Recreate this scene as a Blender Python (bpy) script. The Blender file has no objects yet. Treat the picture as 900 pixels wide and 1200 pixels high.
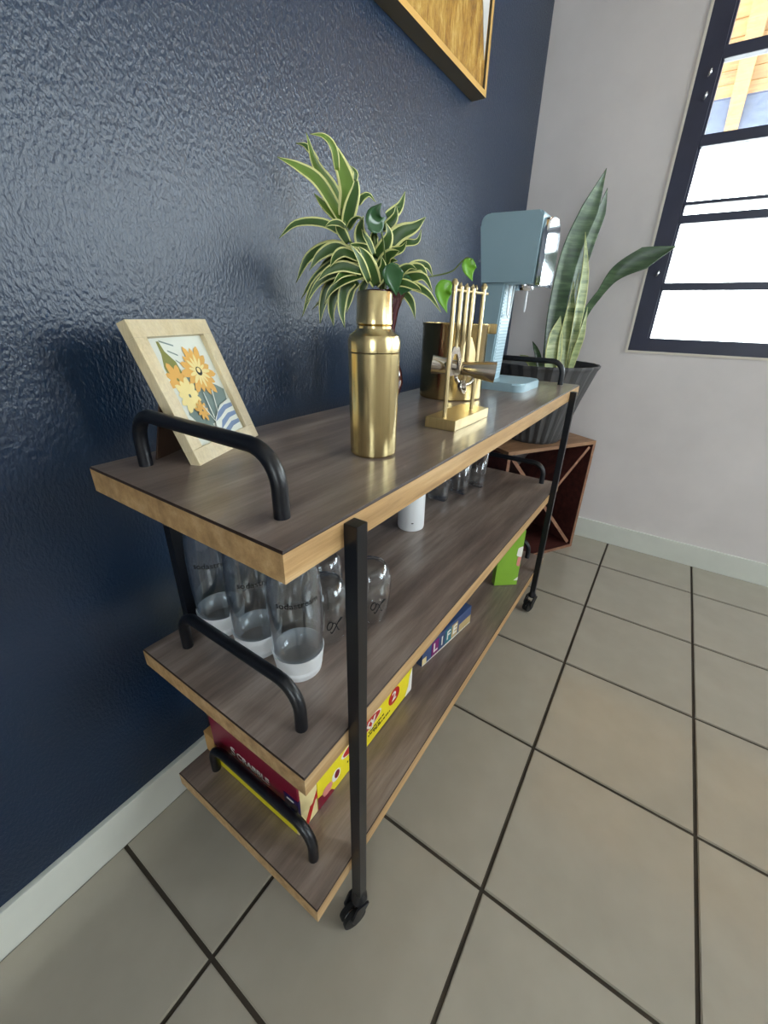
import bpy, bmesh, math, random
from mathutils import Vector, Matrix
random.seed(4)
SC = bpy.context.scene
COL = SC.collection
PI = math.pi

# ---------------------------------------------------------------- camera
cam_data = bpy.data.cameras.new('camera')
cam = bpy.data.objects.new('camera', cam_data)
COL.objects.link(cam)
cam_data.sensor_fit = 'VERTICAL'
cam_data.sensor_height = 24.0
cam_data.lens = 479.849 / 1200.0 * 24.0
cam_data.shift_x = -7.170 / 1200.0
cam_data.shift_y = -13.004 / 1200.0
cam_data.clip_start = 0.02
cam.matrix_world = Matrix(((0.5548555, 0.3298365, -0.7637691, -0.2049),
                           (-0.8315436, 0.2484506, -0.4967973, -0.7102),
                           (0.0258970, 0.9107580, 0.4121276, 1.0116),
                           (0, 0, 0, 1)))
SC.camera = cam

# ---------------------------------------------------------------- sky and exposure
world = bpy.data.worlds.new('overcast_sky')
SC.world = world
world.use_nodes = True
bg = world.node_tree.nodes['Background']
bg.inputs['Color'].default_value = (0.89, 0.965, 1.0, 1)
bg.inputs['Strength'].default_value = 14.0
SC.view_settings.view_transform = 'Standard'
SC.view_settings.look = 'None'
SC.view_settings.gamma = 1.0
SC.view_settings.exposure = 0.0
SC.cycles.max_bounces = 10
SC.cycles.diffuse_bounces = 5
SC.cycles.glossy_bounces = 5
SC.cycles.transmission_bounces = 8
SC.cycles.transparent_max_bounces = 24
SC.cycles.caustics_reflective = False
SC.cycles.caustics_refractive = False
SC.cycles.sample_clamp_indirect = 6.0

def portal(name, loc, direction, sx, sy):
    l = bpy.data.lights.new(name, 'AREA')
    l.shape = 'RECTANGLE'; l.size = sx; l.size_y = sy
    l.cycles.is_portal = True
    o = bpy.data.objects.new(name, l)
    o.location = loc
    o.rotation_euler = Vector(direction).to_track_quat('-Z', 'Y').to_euler()
    COL.objects.link(o)

# room: the dark blue wall is y = 0, the pale end wall is x = END, floor z = 0
END, XB, YR, CEIL = 1.912, -2.6, -3.6, 2.75
WY0, WY1, WZ0, WZ1 = -0.525, -2.95, 0.904, 2.42          # window in the end wall
DX0, DX1, DZ0, DZ1 = 0.45, 1.72, 0.98, 2.4                # window in the opposite wall
portal('window_portal', (END + 0.13, (WY0 + WY1) / 2, (WZ0 + WZ1) / 2), (-1, 0, 0), 1.5, 2.42)
portal('side_portal', ((DX0 + DX1) / 2, YR - 0.12, (DZ0 + DZ1) / 2), (0, 1, 0), 1.27, 1.42)
FY0, FY1, FZ0, FZ1 = -2.5, -1.5, 0.9, 2.1                   # made-up opening behind the viewpoint, added to light the cart's near faces
portal('rear_fill_portal', (XB - 0.12, (FY0 + FY1) / 2, (FZ0 + FZ1) / 2), (1, 0, 0), 1.2, 1.0)

# ---------------------------------------------------------------- materials
def nodes_of(name):
    m = bpy.data.materials.new(name); m.use_nodes = True
    nt = m.node_tree
    return m, nt, nt.nodes['Principled BSDF']

def lin(c):
    return tuple(((v / 255) / 12.92 if v / 255 <= 0.04045 else ((v / 255 + 0.055) / 1.055) ** 2.4) for v in c) + (1,)

def tex_coord(nt, scale=(1, 1, 1), kind='Object'):
    tc = nt.nodes.new('ShaderNodeTexCoord'); mp = nt.nodes.new('ShaderNodeMapping')
    nt.links.new(tc.outputs[kind], mp.inputs['Vector']); mp.inputs['Scale'].default_value = scale
    return mp.outputs['Vector']

def noise(nt, vec, scale, detail=4, rough=0.55):
    n = nt.nodes.new('ShaderNodeTexNoise')
    n.inputs['Scale'].default_value = scale; n.inputs['Detail'].default_value = detail
    n.inputs['Roughness'].default_value = rough
    nt.links.new(vec, n.inputs['Vector'])
    return n.outputs['Fac']

def ramp(nt, fac, stops):
    r = nt.nodes.new('ShaderNodeValToRGB')
    while len(r.color_ramp.elements) < len(stops):
        r.color_ramp.elements.new(0.5)
    for e, (p, c) in zip(r.color_ramp.elements, stops):
        e.position = p; e.color = c
    nt.links.new(fac, r.inputs['Fac'])
    return r.outputs['Color']

def bump(nt, b, height, strength, dist=0.002):
    n = nt.nodes.new('ShaderNodeBump')
    n.inputs['Strength'].default_value = strength; n.inputs['Distance'].default_value = dist
    nt.links.new(height, n.inputs['Height']); nt.links.new(n.outputs['Normal'], b.inputs['Normal'])

def plain(name, c, rough=0.5, metal=0.0, var=0.06, bump_s=0.0, bscale=200, spec=0.5, coat=0.0):
    m, nt, b = nodes_of(name)
    v = tex_coord(nt)
    c = lin(c)
    f = noise(nt, v, 9, 5)
    lo = tuple(x * (1 - var) for x in c[:3]) + (1,); hi = tuple(min(1, x * (1 + var)) for x in c[:3]) + (1,)
    nt.links.new(ramp(nt, f, [(0.3, lo), (0.7, hi)]), b.inputs['Base Color'])
    b.inputs['Roughness'].default_value = rough; b.inputs['Metallic'].default_value = metal
    b.inputs['Specular IOR Level'].default_value = spec
    b.inputs['Coat Weight'].default_value = coat
    if bump_s: bump(nt, b, noise(nt, v, bscale, 3), bump_s, 0.001)
    return m

def wood(name, dark, mid, light, grain=(1.6, 26, 26), rough=0.45, bump_s=0.25, scale=2.2, coat=0.0):
    m, nt, b = nodes_of(name)
    v = tex_coord(nt, grain)
    f = noise(nt, v, scale, 8, 0.62)
    col = ramp(nt, f, [(0.28, lin(dark)), (0.5, lin(mid)), (0.74, lin(light))])
    v2 = tex_coord(nt, (grain[0] * 4, grain[1] * 6, grain[2] * 6))
    f2 = noise(nt, v2, scale * 2, 6, 0.7)
    mx = nt.nodes.new('ShaderNodeMixRGB'); mx.blend_type = 'MULTIPLY'; mx.inputs['Fac'].default_value = 0.36
    nt.links.new(col, mx.inputs['Color1'])
    nt.links.new(ramp(nt, f2, [(0.3, (0.55, 0.52, 0.5, 1)), (0.6, (1, 1, 1, 1))]), mx.inputs['Color2'])
    f3 = noise(nt, tex_coord(nt, (1.5, 5, 5)), 1.7, 5, 0.6)
    my = nt.nodes.new('ShaderNodeMixRGB'); my.blend_type = 'MULTIPLY'; my.inputs['Fac'].default_value = 0.55
    nt.links.new(mx.outputs['Color'], my.inputs['Color1'])
    nt.links.new(ramp(nt, f3, [(0.36, (0.62, 0.62, 0.64, 1)), (0.6, (1, 1, 1, 1))]), my.inputs['Color2'])
    nt.links.new(my.outputs['Color'], b.inputs['Base Color'])
    b.inputs['Roughness'].default_value = rough
    b.inputs['Coat Weight'].default_value = coat
    bump(nt, b, f2, bump_s, 0.001)
    return m

def brushed(name, c, rough=0.3, aniso=0.0, vert=True):
    m, nt, b = nodes_of(name)
    v = tex_coord(nt, (220, 220, 3) if vert else (3, 220, 220))
    f = noise(nt, v, 1.5, 3)
    c = lin(c); lo = tuple(x * 0.86 for x in c[:3]) + (1,)
    nt.links.new(ramp(nt, f, [(0.3, lo), (0.7, c)]), b.inputs['Base Color'])
    b.inputs['Metallic'].default_value = 1.0; b.inputs['Roughness'].default_value = rough
    b.inputs['Anisotropic'].default_value = aniso
    bump(nt, b, f, 0.06, 0.0005)
    return m

def glass(name, tint=(0.93, 0.96, 0.97), rough=0.0, refl=0.9, edge=0.35):
    """thin clear sheet: fresnel mix of a tinted see-through and a reflection"""
    m = bpy.data.materials.new(name); m.use_nodes = True
    nt = m.node_tree; nt.nodes.clear()
    out = nt.nodes.new('ShaderNodeOutputMaterial'); mix = nt.nodes.new('ShaderNodeMixShader')
    tr = nt.nodes.new('ShaderNodeBsdfTransparent'); gl = nt.nodes.new('ShaderNodeBsdfGlossy')
    lw = nt.nodes.new('ShaderNodeLayerWeight'); lw.inputs['Blend'].default_value = edge
    mul = nt.nodes.new('ShaderNodeMath'); mul.operation = 'MULTIPLY'; mul.inputs[1].default_value = refl
    tr.inputs['Color'].default_value = tuple(tint) + (1,)
    gl.inputs['Roughness'].default_value = rough; gl.inputs['Color'].default_value = (0.95, 0.97, 1, 1)
    n = noise(nt, tex_coord(nt), 30, 2)
    ad = nt.nodes.new('ShaderNodeMath'); ad.operation = 'MULTIPLY_ADD'
    ad.inputs[1].default_value = 0.09; nt.links.new(n, ad.inputs[0]); nt.links.new(mul.outputs[0], ad.inputs[2])
    pw = nt.nodes.new('ShaderNodeMath'); pw.operation = 'POWER'; pw.inputs[1].default_value = 2.2
    nt.links.new(lw.outputs['Facing'], pw.inputs[0]); nt.links.new(pw.outputs[0], mul.inputs[0])
    nt.links.new(ad.outputs[0], mix.inputs['Fac']); nt.links.new(tr.outputs[0], mix.inputs[1]); nt.links.new(gl.outputs[0], mix.inputs[2])
    nt.links.new(mix.outputs[0], out.inputs['Surface'])
    return m

def wall_paint(name, c, rough, bs, spec=0.5, scale=70):
    m, nt, b = nodes_of(name)
    v = tex_coord(nt, (1.3, 1.3, 0.7))
    c = lin(c)
    f = noise(nt, tex_coord(nt), 2.2, 5)
    nt.links.new(ramp(nt, f, [(0.3, tuple(x * 0.9 for x in c[:3]) + (1,)), (0.7, tuple(x * 1.08 for x in c[:3]) + (1,))]), b.inputs['Base Color'])
    b.inputs['Roughness'].default_value = rough; b.inputs['Specular IOR Level'].default_value = spec
    h1 = noise(nt, v, scale, 4, 0.5)
    bump(nt, b, h1, bs, 0.003)
    return m

M = {}
M['blue_wall'] = wall_paint('dark_blue_wall_paint', (11, 36, 62), 0.28, 0.62, 0.62, 165)
M['pale_wall'] = wall_paint('pale_grey_wall_paint', (222, 215, 214), 0.6, 0.12, 0.3, 40)
M['ceiling'] = plain('white_ceiling_paint', (232, 230, 226), 0.8)
M['base'] = plain('white_baseboard_paint', (214, 216, 208), 0.45, var=0.04)
M['tile'] = plain('beige_floor_tile', (164, 156, 142), 0.17, var=0.05, bump_s=0.03, bscale=60, spec=0.8)
M['grout'] = plain('dark_grout', (64, 56, 46), 0.9, var=0.2)
M['top_wood'] = wood('grey_brown_wood', (96, 82, 76), (136, 120, 110), (174, 158, 147), (1.1, 12, 12), rough=0.29, coat=0.3)
M['edge_wood'] = wood('tan_edge_wood', (160, 124, 80), (194, 156, 106), (218, 184, 138), rough=0.5)
M['dark_line'] = plain('burnt_edge_line', (46, 30, 22), 0.6)
M['black_metal'] = plain('black_powder_coat', (14, 16, 22), 0.34, var=0.1, bump_s=0.1, bscale=400)
M['rubber'] = plain('black_rubber', (16, 16, 17), 0.6)
M['chrome'] = plain('chrome', (225, 228, 232), 0.08, 1.0, var=0.02)
M['gold'] = brushed('brushed_gold', (214, 194, 142), 0.23)
M['gold_dull'] = brushed('satin_brass', (214, 194, 148), 0.36)
M['brass'] = brushed('smooth_brass', (204, 180, 126), 0.2)
M['steel'] = plain('polished_steel', (196, 188, 176), 0.14, 1.0, var=0.03)
M['window_metal'] = plain('navy_black_window_metal', (46, 49, 70), 0.4, var=0.1)
M['plaster_trim'] = plain('cream_plaster_edge', (222, 214, 202), 0.7)
M['pane'] = glass('window_glass', (0.96, 0.98, 0.98), 0, 0.6, 0.2)
M['glass'] = glass('clear_glass', (0.965, 0.98, 0.985), 0.02, 1.0, 0.5)
M['bottle_glass'] = glass('clear_bottle_plastic', (0.95, 0.965, 0.975), 0.04, 1.0, 0.5)
M['white_plastic'] = plain('white_plastic', (238, 240, 242), 0.35, var=0.02)
M['black_ink'] = plain('black_print', (14, 14, 16), 0.5)
M['frame_wood'] = wood('pale_maple', (226, 206, 162), (236, 218, 178), (244, 230, 196), (20, 20, 2), 0.4, 0.05)
M['backboard'] = plain('brown_backboard', (96, 74, 60), 0.7)
M['burgundy'] = plain('burgundy_glass', (70, 10, 30), 0.08, var=0.1, coat=0.6)
M['leaf_green'] = plain('leaf_green', (58, 88, 34), 0.38, var=0.25)
M['leaf_mid'] = plain('leaf_light_green', (104, 132, 48), 0.38, var=0.18)
M['leaf_cream'] = plain('leaf_cream_margin', (226, 224, 150), 0.42, var=0.1)
M['stem_green'] = plain('stem_green', (96, 112, 54), 0.5)
M['pothos'] = plain('glossy_pothos_green', (50, 88, 52), 0.2, var=0.2)
M['pothos_light'] = plain('bright_pothos_green', (112, 172, 40), 0.3, var=0.15)
def snake_mat(name, a, b_, c3):
    m, nt, b = nodes_of(name)
    f = noise(nt, tex_coord(nt, (9, 9, 60)), 1.0, 4, 0.6)
    nt.links.new(ramp(nt, f, [(0.3, lin(a)), (0.5, lin(b_)), (0.72, lin(c3))]), b.inputs['Base Color'])
    b.inputs['Roughness'].default_value = 0.38
    return m
M['snake'] = snake_mat('snake_leaf_green', (36, 56, 34), (56, 80, 50), (92, 114, 80))
M['snake_pale'] = snake_mat('snake_leaf_pale', (70, 92, 56), (140, 152, 100), (186, 190, 140))
M['snake_edge'] = plain('snake_leaf_margin', (186, 186, 120), 0.42)
M['soil'] = plain('potting_soil', (44, 36, 30), 0.95, var=0.4, bump_s=0.9, bscale=120)
M['pot'] = plain('charcoal_pot', (74, 73, 74), 0.55, var=0.1)
M['blue_plastic'] = plain('light_blue_satin', (158, 186, 198), 0.32, var=0.02)
M['blue_rib_lit'] = plain('lit_blue_ribs', (184, 206, 216), 0.3, var=0.02)  # same blue plastic, with light on the column front put into its colour
M['crate_in'] = wood('mahogany_stain', (56, 26, 24), (78, 38, 34), (98, 52, 46), (2, 20, 20), 0.5)
M['crate_edge'] = wood('mahogany_cut_edge', (116, 76, 58), (146, 102, 78), (172, 128, 98), (8, 8, 8), 0.55)
M['crate_top'] = wood('worn_brown_top', (128, 92, 66), (160, 120, 88), (186, 148, 112), (3, 18, 18), 0.5)
M['art_gold_frame'] = plain('antique_gold_frame', (206, 164, 92), 0.42, 0.35, var=0.12, bump_s=0.2, bscale=90)
M['art_side'] = plain('dull_frame_side', (98, 86, 64), 0.55)
def canvas_mat():
    m, nt, b = nodes_of('gold_textured_canvas')
    f = noise(nt, tex_coord(nt, (9, 9, 3.0)), 4.0, 10, 0.78)
    nt.links.new(ramp(nt, f, [(0.34, lin((96, 62, 20))), (0.46, lin((162, 116, 38))), (0.56, lin((192, 150, 66))), (0.7, lin((234, 208, 140)))]), b.inputs['Base Color'])
    b.inputs['Roughness'].default_value = 0.3; b.inputs['Metallic'].default_value = 0.25
    bump(nt, b, f, 0.8, 0.004)
    return m
M['canvas'] = canvas_mat()
M['canvas_white'] = plain('pale_grey_paint', (196, 194, 190), 0.5, var=0.15, bump_s=0.4, bscale=50)
M['maroon_card'] = plain('maroon_card', (128, 14, 46), 0.35)
M['navy_card'] = plain('navy_card', (24, 22, 84), 0.35)
M['cream_card'] = plain('cream_card', (232, 214, 158), 0.4)
M['red_card'] = plain('red_card', (186, 34, 30), 0.4)
M['yellow_card'] = plain('yellow_card', (240, 222, 40), 0.35)
M['tan_card'] = plain('tan_cardboard', (196, 152, 92), 0.7)
M['green_card'] = plain('lime_green_card', (134, 178, 58), 0.35)
M['white_card'] = plain('white_card', (236, 234, 226), 0.4)
M['pink_card'] = plain('pink_card', (222, 140, 130), 0.4)
M['slate_card'] = plain('slate_blue_card', (58, 78, 118), 0.35, var=0.3)
M['purple_card'] = plain('purple_card', (126, 26, 104), 0.35)
M['teal_card'] = plain('teal_card', (30, 116, 128), 0.35)
M['sand_card'] = plain('sand_card', (190, 166, 116), 0.4)
M['eave_board'] = wood('porch_board', (132, 94, 48), (160, 120, 66), (184, 146, 92), (20, 2, 2), 0.6)
M['eave_dark'] = plain('mottled_blue_sheet', (70, 82, 112), 0.6, var=0.3)
M['outside'] = plain('outdoor_paving', (206, 204, 198), 0.8)
M['petal'] = plain('orange_petal_print', (226, 172, 84), 0.5)
M['petal_pale'] = plain('pale_yellow_print', (240, 220, 150), 0.5)
M['paper'] = plain('pale_paper', (222, 226, 216), 0.5)
M['paper_grey'] = plain('grey_teal_print', (108, 128, 124), 0.5)
M['paper_blue'] = plain('blue_stripe_print', (112, 134, 170), 0.5)
M['bottle_print'] = plain('olive_bottle_print', (128, 130, 62), 0.5)

# ---------------------------------------------------------------- object helpers
def link(name, bm_or_me, mats, parent=None, smooth=False, loc=None):
    if isinstance(bm_or_me, bmesh.types.BMesh):
        me = bpy.data.meshes.new(name)
        bmesh.ops.recalc_face_normals(bm_or_me, faces=bm_or_me.faces[:])
        bm_or_me.to_mesh(me); bm_or_me.free()
    else:
        me = bm_or_me
    if not isinstance(mats, (list, tuple)): mats = [mats]
    if not me.materials:
        for m in mats: me.materials.append(M[m])
    if smooth:
        me.polygons.foreach_set('use_smooth', [True] * len(me.polygons))
        if smooth == 'auto':
            try: me.set_sharp_from_angle(angle=math.radians(35))
            except Exception: pass
    o = bpy.data.objects.new(name, me)
    COL.objects.link(o)
    if parent is not None: o.parent = parent
    if loc is not None: o.location = loc
    return o

def thing(name, label, cat, loc=(0, 0, 0), rz=0.0, group=None):
    o = bpy.data.objects.new(name, None); COL.objects.link(o)
    o.empty_display_size = 0.05
    o.location = loc; o.rotation_euler = (0, 0, rz)
    o['label'] = label; o['category'] = cat
    if group: o['group'] = group
    return o

def struct(o):
    o['kind'] = 'structure'; return o

def copy_thing(o, loc, label, rz=None, group=None):
    r = o.copy(); COL.objects.link(r); r.location = loc; r['label'] = label
    if rz is not None: r.rotation_euler = (0, 0, rz)
    if group: r['group'] = group
    for ch in list(o.children):
        c = ch.copy(); COL.objects.link(c); c.parent = r
        for g in ch.children:
            d = g.copy(); COL.objects.link(d); d.parent = c
    return r

def box(bm, a, b, mi=0, bev=0.0):
    x0, x1 = sorted((a[0], b[0])); y0, y1 = sorted((a[1], b[1])); z0, z1 = sorted((a[2], b[2]))
    vs = [bm.verts.new(p) for p in ((x0, y0, z0), (x1, y0, z0), (x1, y1, z0), (x0, y1, z0), (x0, y0, z1), (x1, y0, z1), (x1, y1, z1), (x0, y1, z1))]
    fs = [bm.faces.new([vs[i] for i in f]) for f in ((0, 3, 2, 1), (4, 5, 6, 7), (0, 1, 5, 4), (1, 2, 6, 5), (2, 3, 7, 6), (3, 0, 4, 7))]
    for f in fs: f.material_index = mi
    if bev:
        es = list({e for f in fs for e in f.edges})
        bmesh.ops.bevel(bm, geom=es, offset=bev, segments=2, affect='EDGES', profile=0.7)
    return vs

def BX(a, b, bev=0.0):
    bm = bmesh.new(); box(bm, a, b, 0, bev); return bm

def lathe(prof, seg=40, c=(0, 0), close=False):
    bm = bmesh.new(); rings = []
    for r, z in prof:
        if r < 1e-5: rings.append([bm.verts.new((c[0], c[1], z))])
        else: rings.append([bm.verts.new((c[0] + r * math.cos(2 * PI * i / seg), c[1] + r * math.sin(2 * PI * i / seg), z)) for i in range(seg)])
    for A, B in zip(rings, rings[1:]):
        for i in range(seg):
            j = (i + 1) % seg
            if len(A) == 1 and len(B) == 1: break
            if len(A) == 1: bm.faces.new((A[0], B[i], B[j]))
            elif len(B) == 1: bm.faces.new((A[i], A[j], B[0]))
            else: bm.faces.new((A[i], A[j], B[j], B[i]))
    if close:
        for R in (rings[0], rings[-1]):
            if len(R) > 1: bm.faces.new(R)
    return bm

def spline(pts, n=6):
    P = [Vector(p) for p in pts]
    if len(P) < 3: return [P[0].lerp(P[-1], i / n) for i in range(n + 1)]
    P = [2 * P[0] - P[1]] + P + [2 * P[-1] - P[-2]]
    out = []
    for i in range(1, len(P) - 2):
        for k in range(n):
            t = k / n; a, b, c, d = P[i - 1:i + 3]
            out.append(0.5 * ((2 * b) + (c - a) * t + (2 * a - 5 * b + 4 * c - d) * t * t + (3 * b - a - 3 * c + d) * t ** 3))
    out.append(P[-2].copy())
    return out

def tube(bm, pts, r, seg=10, cap=True, flat=1.0):
    P = [Vector(p) for p in pts]; n = len(P)
    rs = r if isinstance(r, (list, tuple)) else [r] * n
    rings = []; prev = None
    for i in range(n):
        t = (P[min(i + 1, n - 1)] - P[max(i - 1, 0)]).normalized()
        if prev is None:
            up = Vector((0, 0, 1)) if abs(t.z) < 0.9 else Vector((1, 0, 0))
            u = t.cross(up).normalized()
        else:
            u = (prev - t * prev.dot(t)).normalized()
        w = t.cross(u); prev = u
        rings.append([bm.verts.new(P[i] + rs[i] * (math.cos(2 * PI * k / seg) * u + math.sin(2 * PI * k / seg) * flat * w)) for k in range(seg)])
    for A, B in zip(rings, rings[1:]):
        for k in range(seg):
            bm.faces.new((A[k], A[(k + 1) % seg], B[(k + 1) % seg], B[k]))
    if cap: bm.faces.new(rings[0]); bm.faces.new(rings[-1])

def TB(pts, r, seg=10, flat=1.0):
    bm = bmesh.new(); tube(bm, pts, r, seg, True, flat); return bm

def prism(bm, poly, axis, a, b, mi=0):
    """poly = 2-D outline; axis 'x' -> (y,z), 'y' -> (x,z), 'z' -> (x,y)"""
    def p(q, h): return {'x': (h, q[0], q[1]), 'y': (q[0], h, q[1]), 'z': (q[0], q[1], h)}[axis]
    A = [bm.verts.new(p(q, a)) for q in poly]; B = [bm.verts.new(p(q, b)) for q in poly]
    fs = [bm.faces.new(A), bm.faces.new(list(reversed(B)))]
    for i in range(len(poly)):
        j = (i + 1) % len(poly); fs.append(bm.faces.new((A[i], B[i], B[j], A[j])))
    for f in fs: f.material_index = mi
    return fs

def round_poly(pts, r, n=5):
    out = []; k = len(pts)
    for i in range(k):
        a, b, c = Vector(pts[i - 1]), Vector(pts[i]), Vector(pts[(i + 1) % k])
        rr = r[i] if isinstance(r, (list, tuple)) else r
        if rr <= 0: out.append(tuple(b)); continue
        p0 = b + (a - b).normalized() * rr; p1 = b + (c - b).normalized() * rr
        for j in range(n + 1):
            t = j / n; q = p0 * (1 - t) ** 2 + b * 2 * t * (1 - t) + p1 * t * t
            out.append((q.x, q.y))
    return out

def text_bm(s, size, ext=0.0002, shear=0.0, bold=0.0, align='CENTER'):
    cu = bpy.data.curves.new('lettering', 'FONT'); cu.body = s; cu.size = size; cu.extrude = ext
    cu.shear = shear; cu.offset = bold; cu.align_x = align; cu.align_y = 'CENTER'; cu.resolution_u = 3
    o = bpy.data.objects.new('lettering', cu); COL.objects.link(o)
    dg = bpy.context.evaluated_depsgraph_get(); dg.update()
    me = bpy.data.meshes.new_from_object(o.evaluated_get(dg))
    bpy.data.objects.remove(o); bpy.data.curves.remove(cu)
    bm = bmesh.new(); bm.from_mesh(me); bpy.data.meshes.remove(me)
    return bm

def place(bm, origin, right, up):
    r, u = Vector(right).normalized(), Vector(up).normalized(); n = r.cross(u)
    mt = Matrix(((r.x, u.x, n.x, origin[0]), (r.y, u.y, n.y, origin[1]), (r.z, u.z, n.z, origin[2]), (0, 0, 0, 1)))
    bm.transform(mt); return bm

def wrap(bm, rad, ang, z):
    """bend a flat text around a vertical cylinder"""
    for v in bm.verts:
        x, y, e = v.co; a = ang + x / rad
        v.co = ((rad + e) * math.cos(a), (rad + e) * math.sin(a), z + y)
    return bm

# ================================================================ the setting
fl = struct(link('floor', BX((XB - 0.1, YR - 0.1, -0.08), (END + 0.1, 0.1, -0.004)), 'grout'))
T, GAP, OX, OY = 0.35, 0.0075, 0.2530, -0.3007
def tile_bm(w, d):
    bm = bmesh.new(); box(bm, (0, -d, -0.004), (w, 0, 0), 0)
    top = [e for e in bm.edges if all(v.co.z > -0.001 for v in e.verts)]
    bmesh.ops.bevel(bm, geom=top, offset=0.0018, segments=2, affect='EDGES')
    return bm
tile_cache = {}
def tile(x0, x1, y0, y1):
    key = (round(x1 - x0, 4), round(y1 - y0, 4))
    if key not in tile_cache: tile_cache[key] = None
    if tile_cache[key] is None:
        o = link('tile', tile_bm(*key), 'tile', fl); tile_cache[key] = o.data
    else:
        o = bpy.data.objects.new('tile', tile_cache[key]); COL.objects.link(o); o.parent = fl
    o.location = (x0, y1, 0)
for i in range(-9, 6):
    for j in range(-2, 10):
        x0 = max(OX + i * T + GAP / 2, XB + 0.012); x1 = min(OX + (i + 1) * T - GAP / 2, END - 0.012)
        y1 = min(OY - j * T - GAP / 2, -0.012); y0 = max(OY - (j + 1) * T + GAP / 2, YR + 0.012)
        if x1 - x0 > 0.01 and y1 - y0 > 0.01: tile(x0, x1, y0, y1)

struct(link('wall_left', BX((XB - 0.1, 0, -0.004), (END + 0.1, 0.1, CEIL)), 'blue_wall'))
bm = bmesh.new()
box(bm, (END, YR, 0), (END + 0.12, WY1, CEIL)); box(bm, (END, WY0, 0), (END + 0.12, 0, CEIL))
box(bm, (END, WY1, 0), (END + 0.12, WY0, WZ0)); box(bm, (END, WY1, WZ1), (END + 0.12, WY0, CEIL))
struct(link('wall_back', bm, 'pale_wall'))
bm = bmesh.new()
box(bm, (XB, YR - 0.1, 0), (DX0, YR, CEIL)); box(bm, (DX1, YR - 0.1, 0), (END + 0.1, YR, CEIL)); box(bm, (DX0, YR - 0.1, DZ1), (DX1, YR, CEIL)); box(bm, (DX0, YR - 0.1, 0), (DX1, YR, DZ0))
struct(link('wall_right', bm, 'pale_wall'))
bm = bmesh.new()
box(bm, (XB - 0.1, YR, 0), (XB, FY0, CEIL)); box(bm, (XB - 0.1, FY1, 0), (XB, 0, CEIL))
box(bm, (XB - 0.1, FY0, 0), (XB, FY1, FZ0)); box(bm, (XB - 0.1, FY0, FZ1), (XB, FY1, CEIL))
struct(link('wall_front', bm, 'pale_wall'))
w2 = bpy.data.objects.new('added_fill_window', None); COL.objects.link(w2); struct(w2)  # added fill source out of view, brightens the cart's near end
bm = bmesh.new()
box(bm, (XB - 0.06, FY0, FZ0), (XB - 0.01, FY0 + 0.05, FZ1)); box(bm, (XB - 0.06, FY1 - 0.05, FZ0), (XB - 0.01, FY1, FZ1))
box(bm, (XB - 0.06, FY0 + 0.05, FZ0), (XB - 0.01, FY1 - 0.05, FZ0 + 0.05)); box(bm, (XB - 0.06, FY0 + 0.05, FZ1 - 0.05), (XB - 0.01, FY1 - 0.05, FZ1))
link('window_frame', bm, 'window_metal', w2)
link('pane', BX((XB - 0.04, FY0 + 0.05, FZ0 + 0.05), (XB - 0.036, FY1 - 0.05, FZ1 - 0.05)), 'pane', w2)
struct(link('ceiling', BX((XB - 0.1, YR - 0.1, CEIL), (END + 0.12, 0.1, CEIL + 0.1)), 'ceiling'))
struct(link('baseboard_left', BX((XB, -0.011, -0.003), (END, 0, 0.098), 0.002), 'base'))
struct(link('baseboard_back', BX((END - 0.011, YR, -0.003), (END, -0.011, 0.098), 0.002), 'base'))

# window_3: in the wall opposite the blue one
d1 = bpy.data.objects.new('window_3', None); COL.objects.link(d1); struct(d1)
bm = bmesh.new()
for x in (DX0, DX1 - 0.05): box(bm, (x, YR - 0.07, DZ0), (x + 0.05, YR - 0.02, DZ1))
for z in (DZ0, DZ1 - 0.05): box(bm, (DX0 + 0.05, YR - 0.07, z), (DX1 - 0.05, YR - 0.02, z + 0.05))
link('window_frame', bm, 'window_metal', d1)
link('pane', BX((DX0 + 0.05, YR - 0.048, DZ0 + 0.05), (DX1 - 0.05, YR - 0.042, DZ1 - 0.05)), 'pane', d1)

# window_1: dark metal casement in the end wall
w1 = bpy.data.objects.new('window_1', None); COL.objects.link(w1); struct(w1)
XF0, XF1 = END - 0.004, END + 0.05
FI = 0.061
bm = bmesh.new()
box(bm, (XF0, WY0, WZ0), (XF1, WY0 - FI, WZ1)); box(bm, (XF0, WY1 + FI, WZ0), (XF1, WY1, WZ1))
box(bm, (XF0, WY1 + FI, WZ0), (XF1, WY0 - FI, WZ0 + 0.050)); box(bm, (XF0, WY1 + FI, WZ1 - 0.055), (XF1, WY0 - FI, WZ1))
link('window_frame', bm, 'window_metal', w1)
link('inner_frame', BX((END + 0.012, WY0 - FI, WZ0 + 0.05), (XF1 + 0.006, WY0 - FI - 0.008, WZ1 - 0.055)), 'window_metal', w1)
bars = [(1.812, 1.846, 'black'), (1.583, 1.616, 'black'), (1.411, 1.422, 'thin'), (1.354, 1.381, 'b'), (1.131, 1.157, 'b')]
for z0, z1, k in bars:
    link('glazing_bar', BX((END + 0.005, WY1 + FI, z0), (END + 0.04, WY0 - FI, z1), 0.003), 'window_metal', w1)
for y in (-1.37, -2.17):
    link('mullion', BX((END + 0.002, y, WZ0 + 0.05), (END + 0.045, y + 0.05, WZ1 - 0.055)), 'window_metal', w1)
edges = [WZ0 + 0.05] + [v for z0, z1, k in reversed(bars) for v in (z0, z1)] + [WZ1 - 0.055]
for a, b in zip(edges[0::2], edges[1::2]):
    for y0, y1 in ((-1.32, WY0 - FI), (-2.12, -1.37), (WY1 + FI, -2.17)):
        link('pane', BX((END + 0.022, y0, a), (END + 0.026, y1, b)), 'pane', w1)
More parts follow.
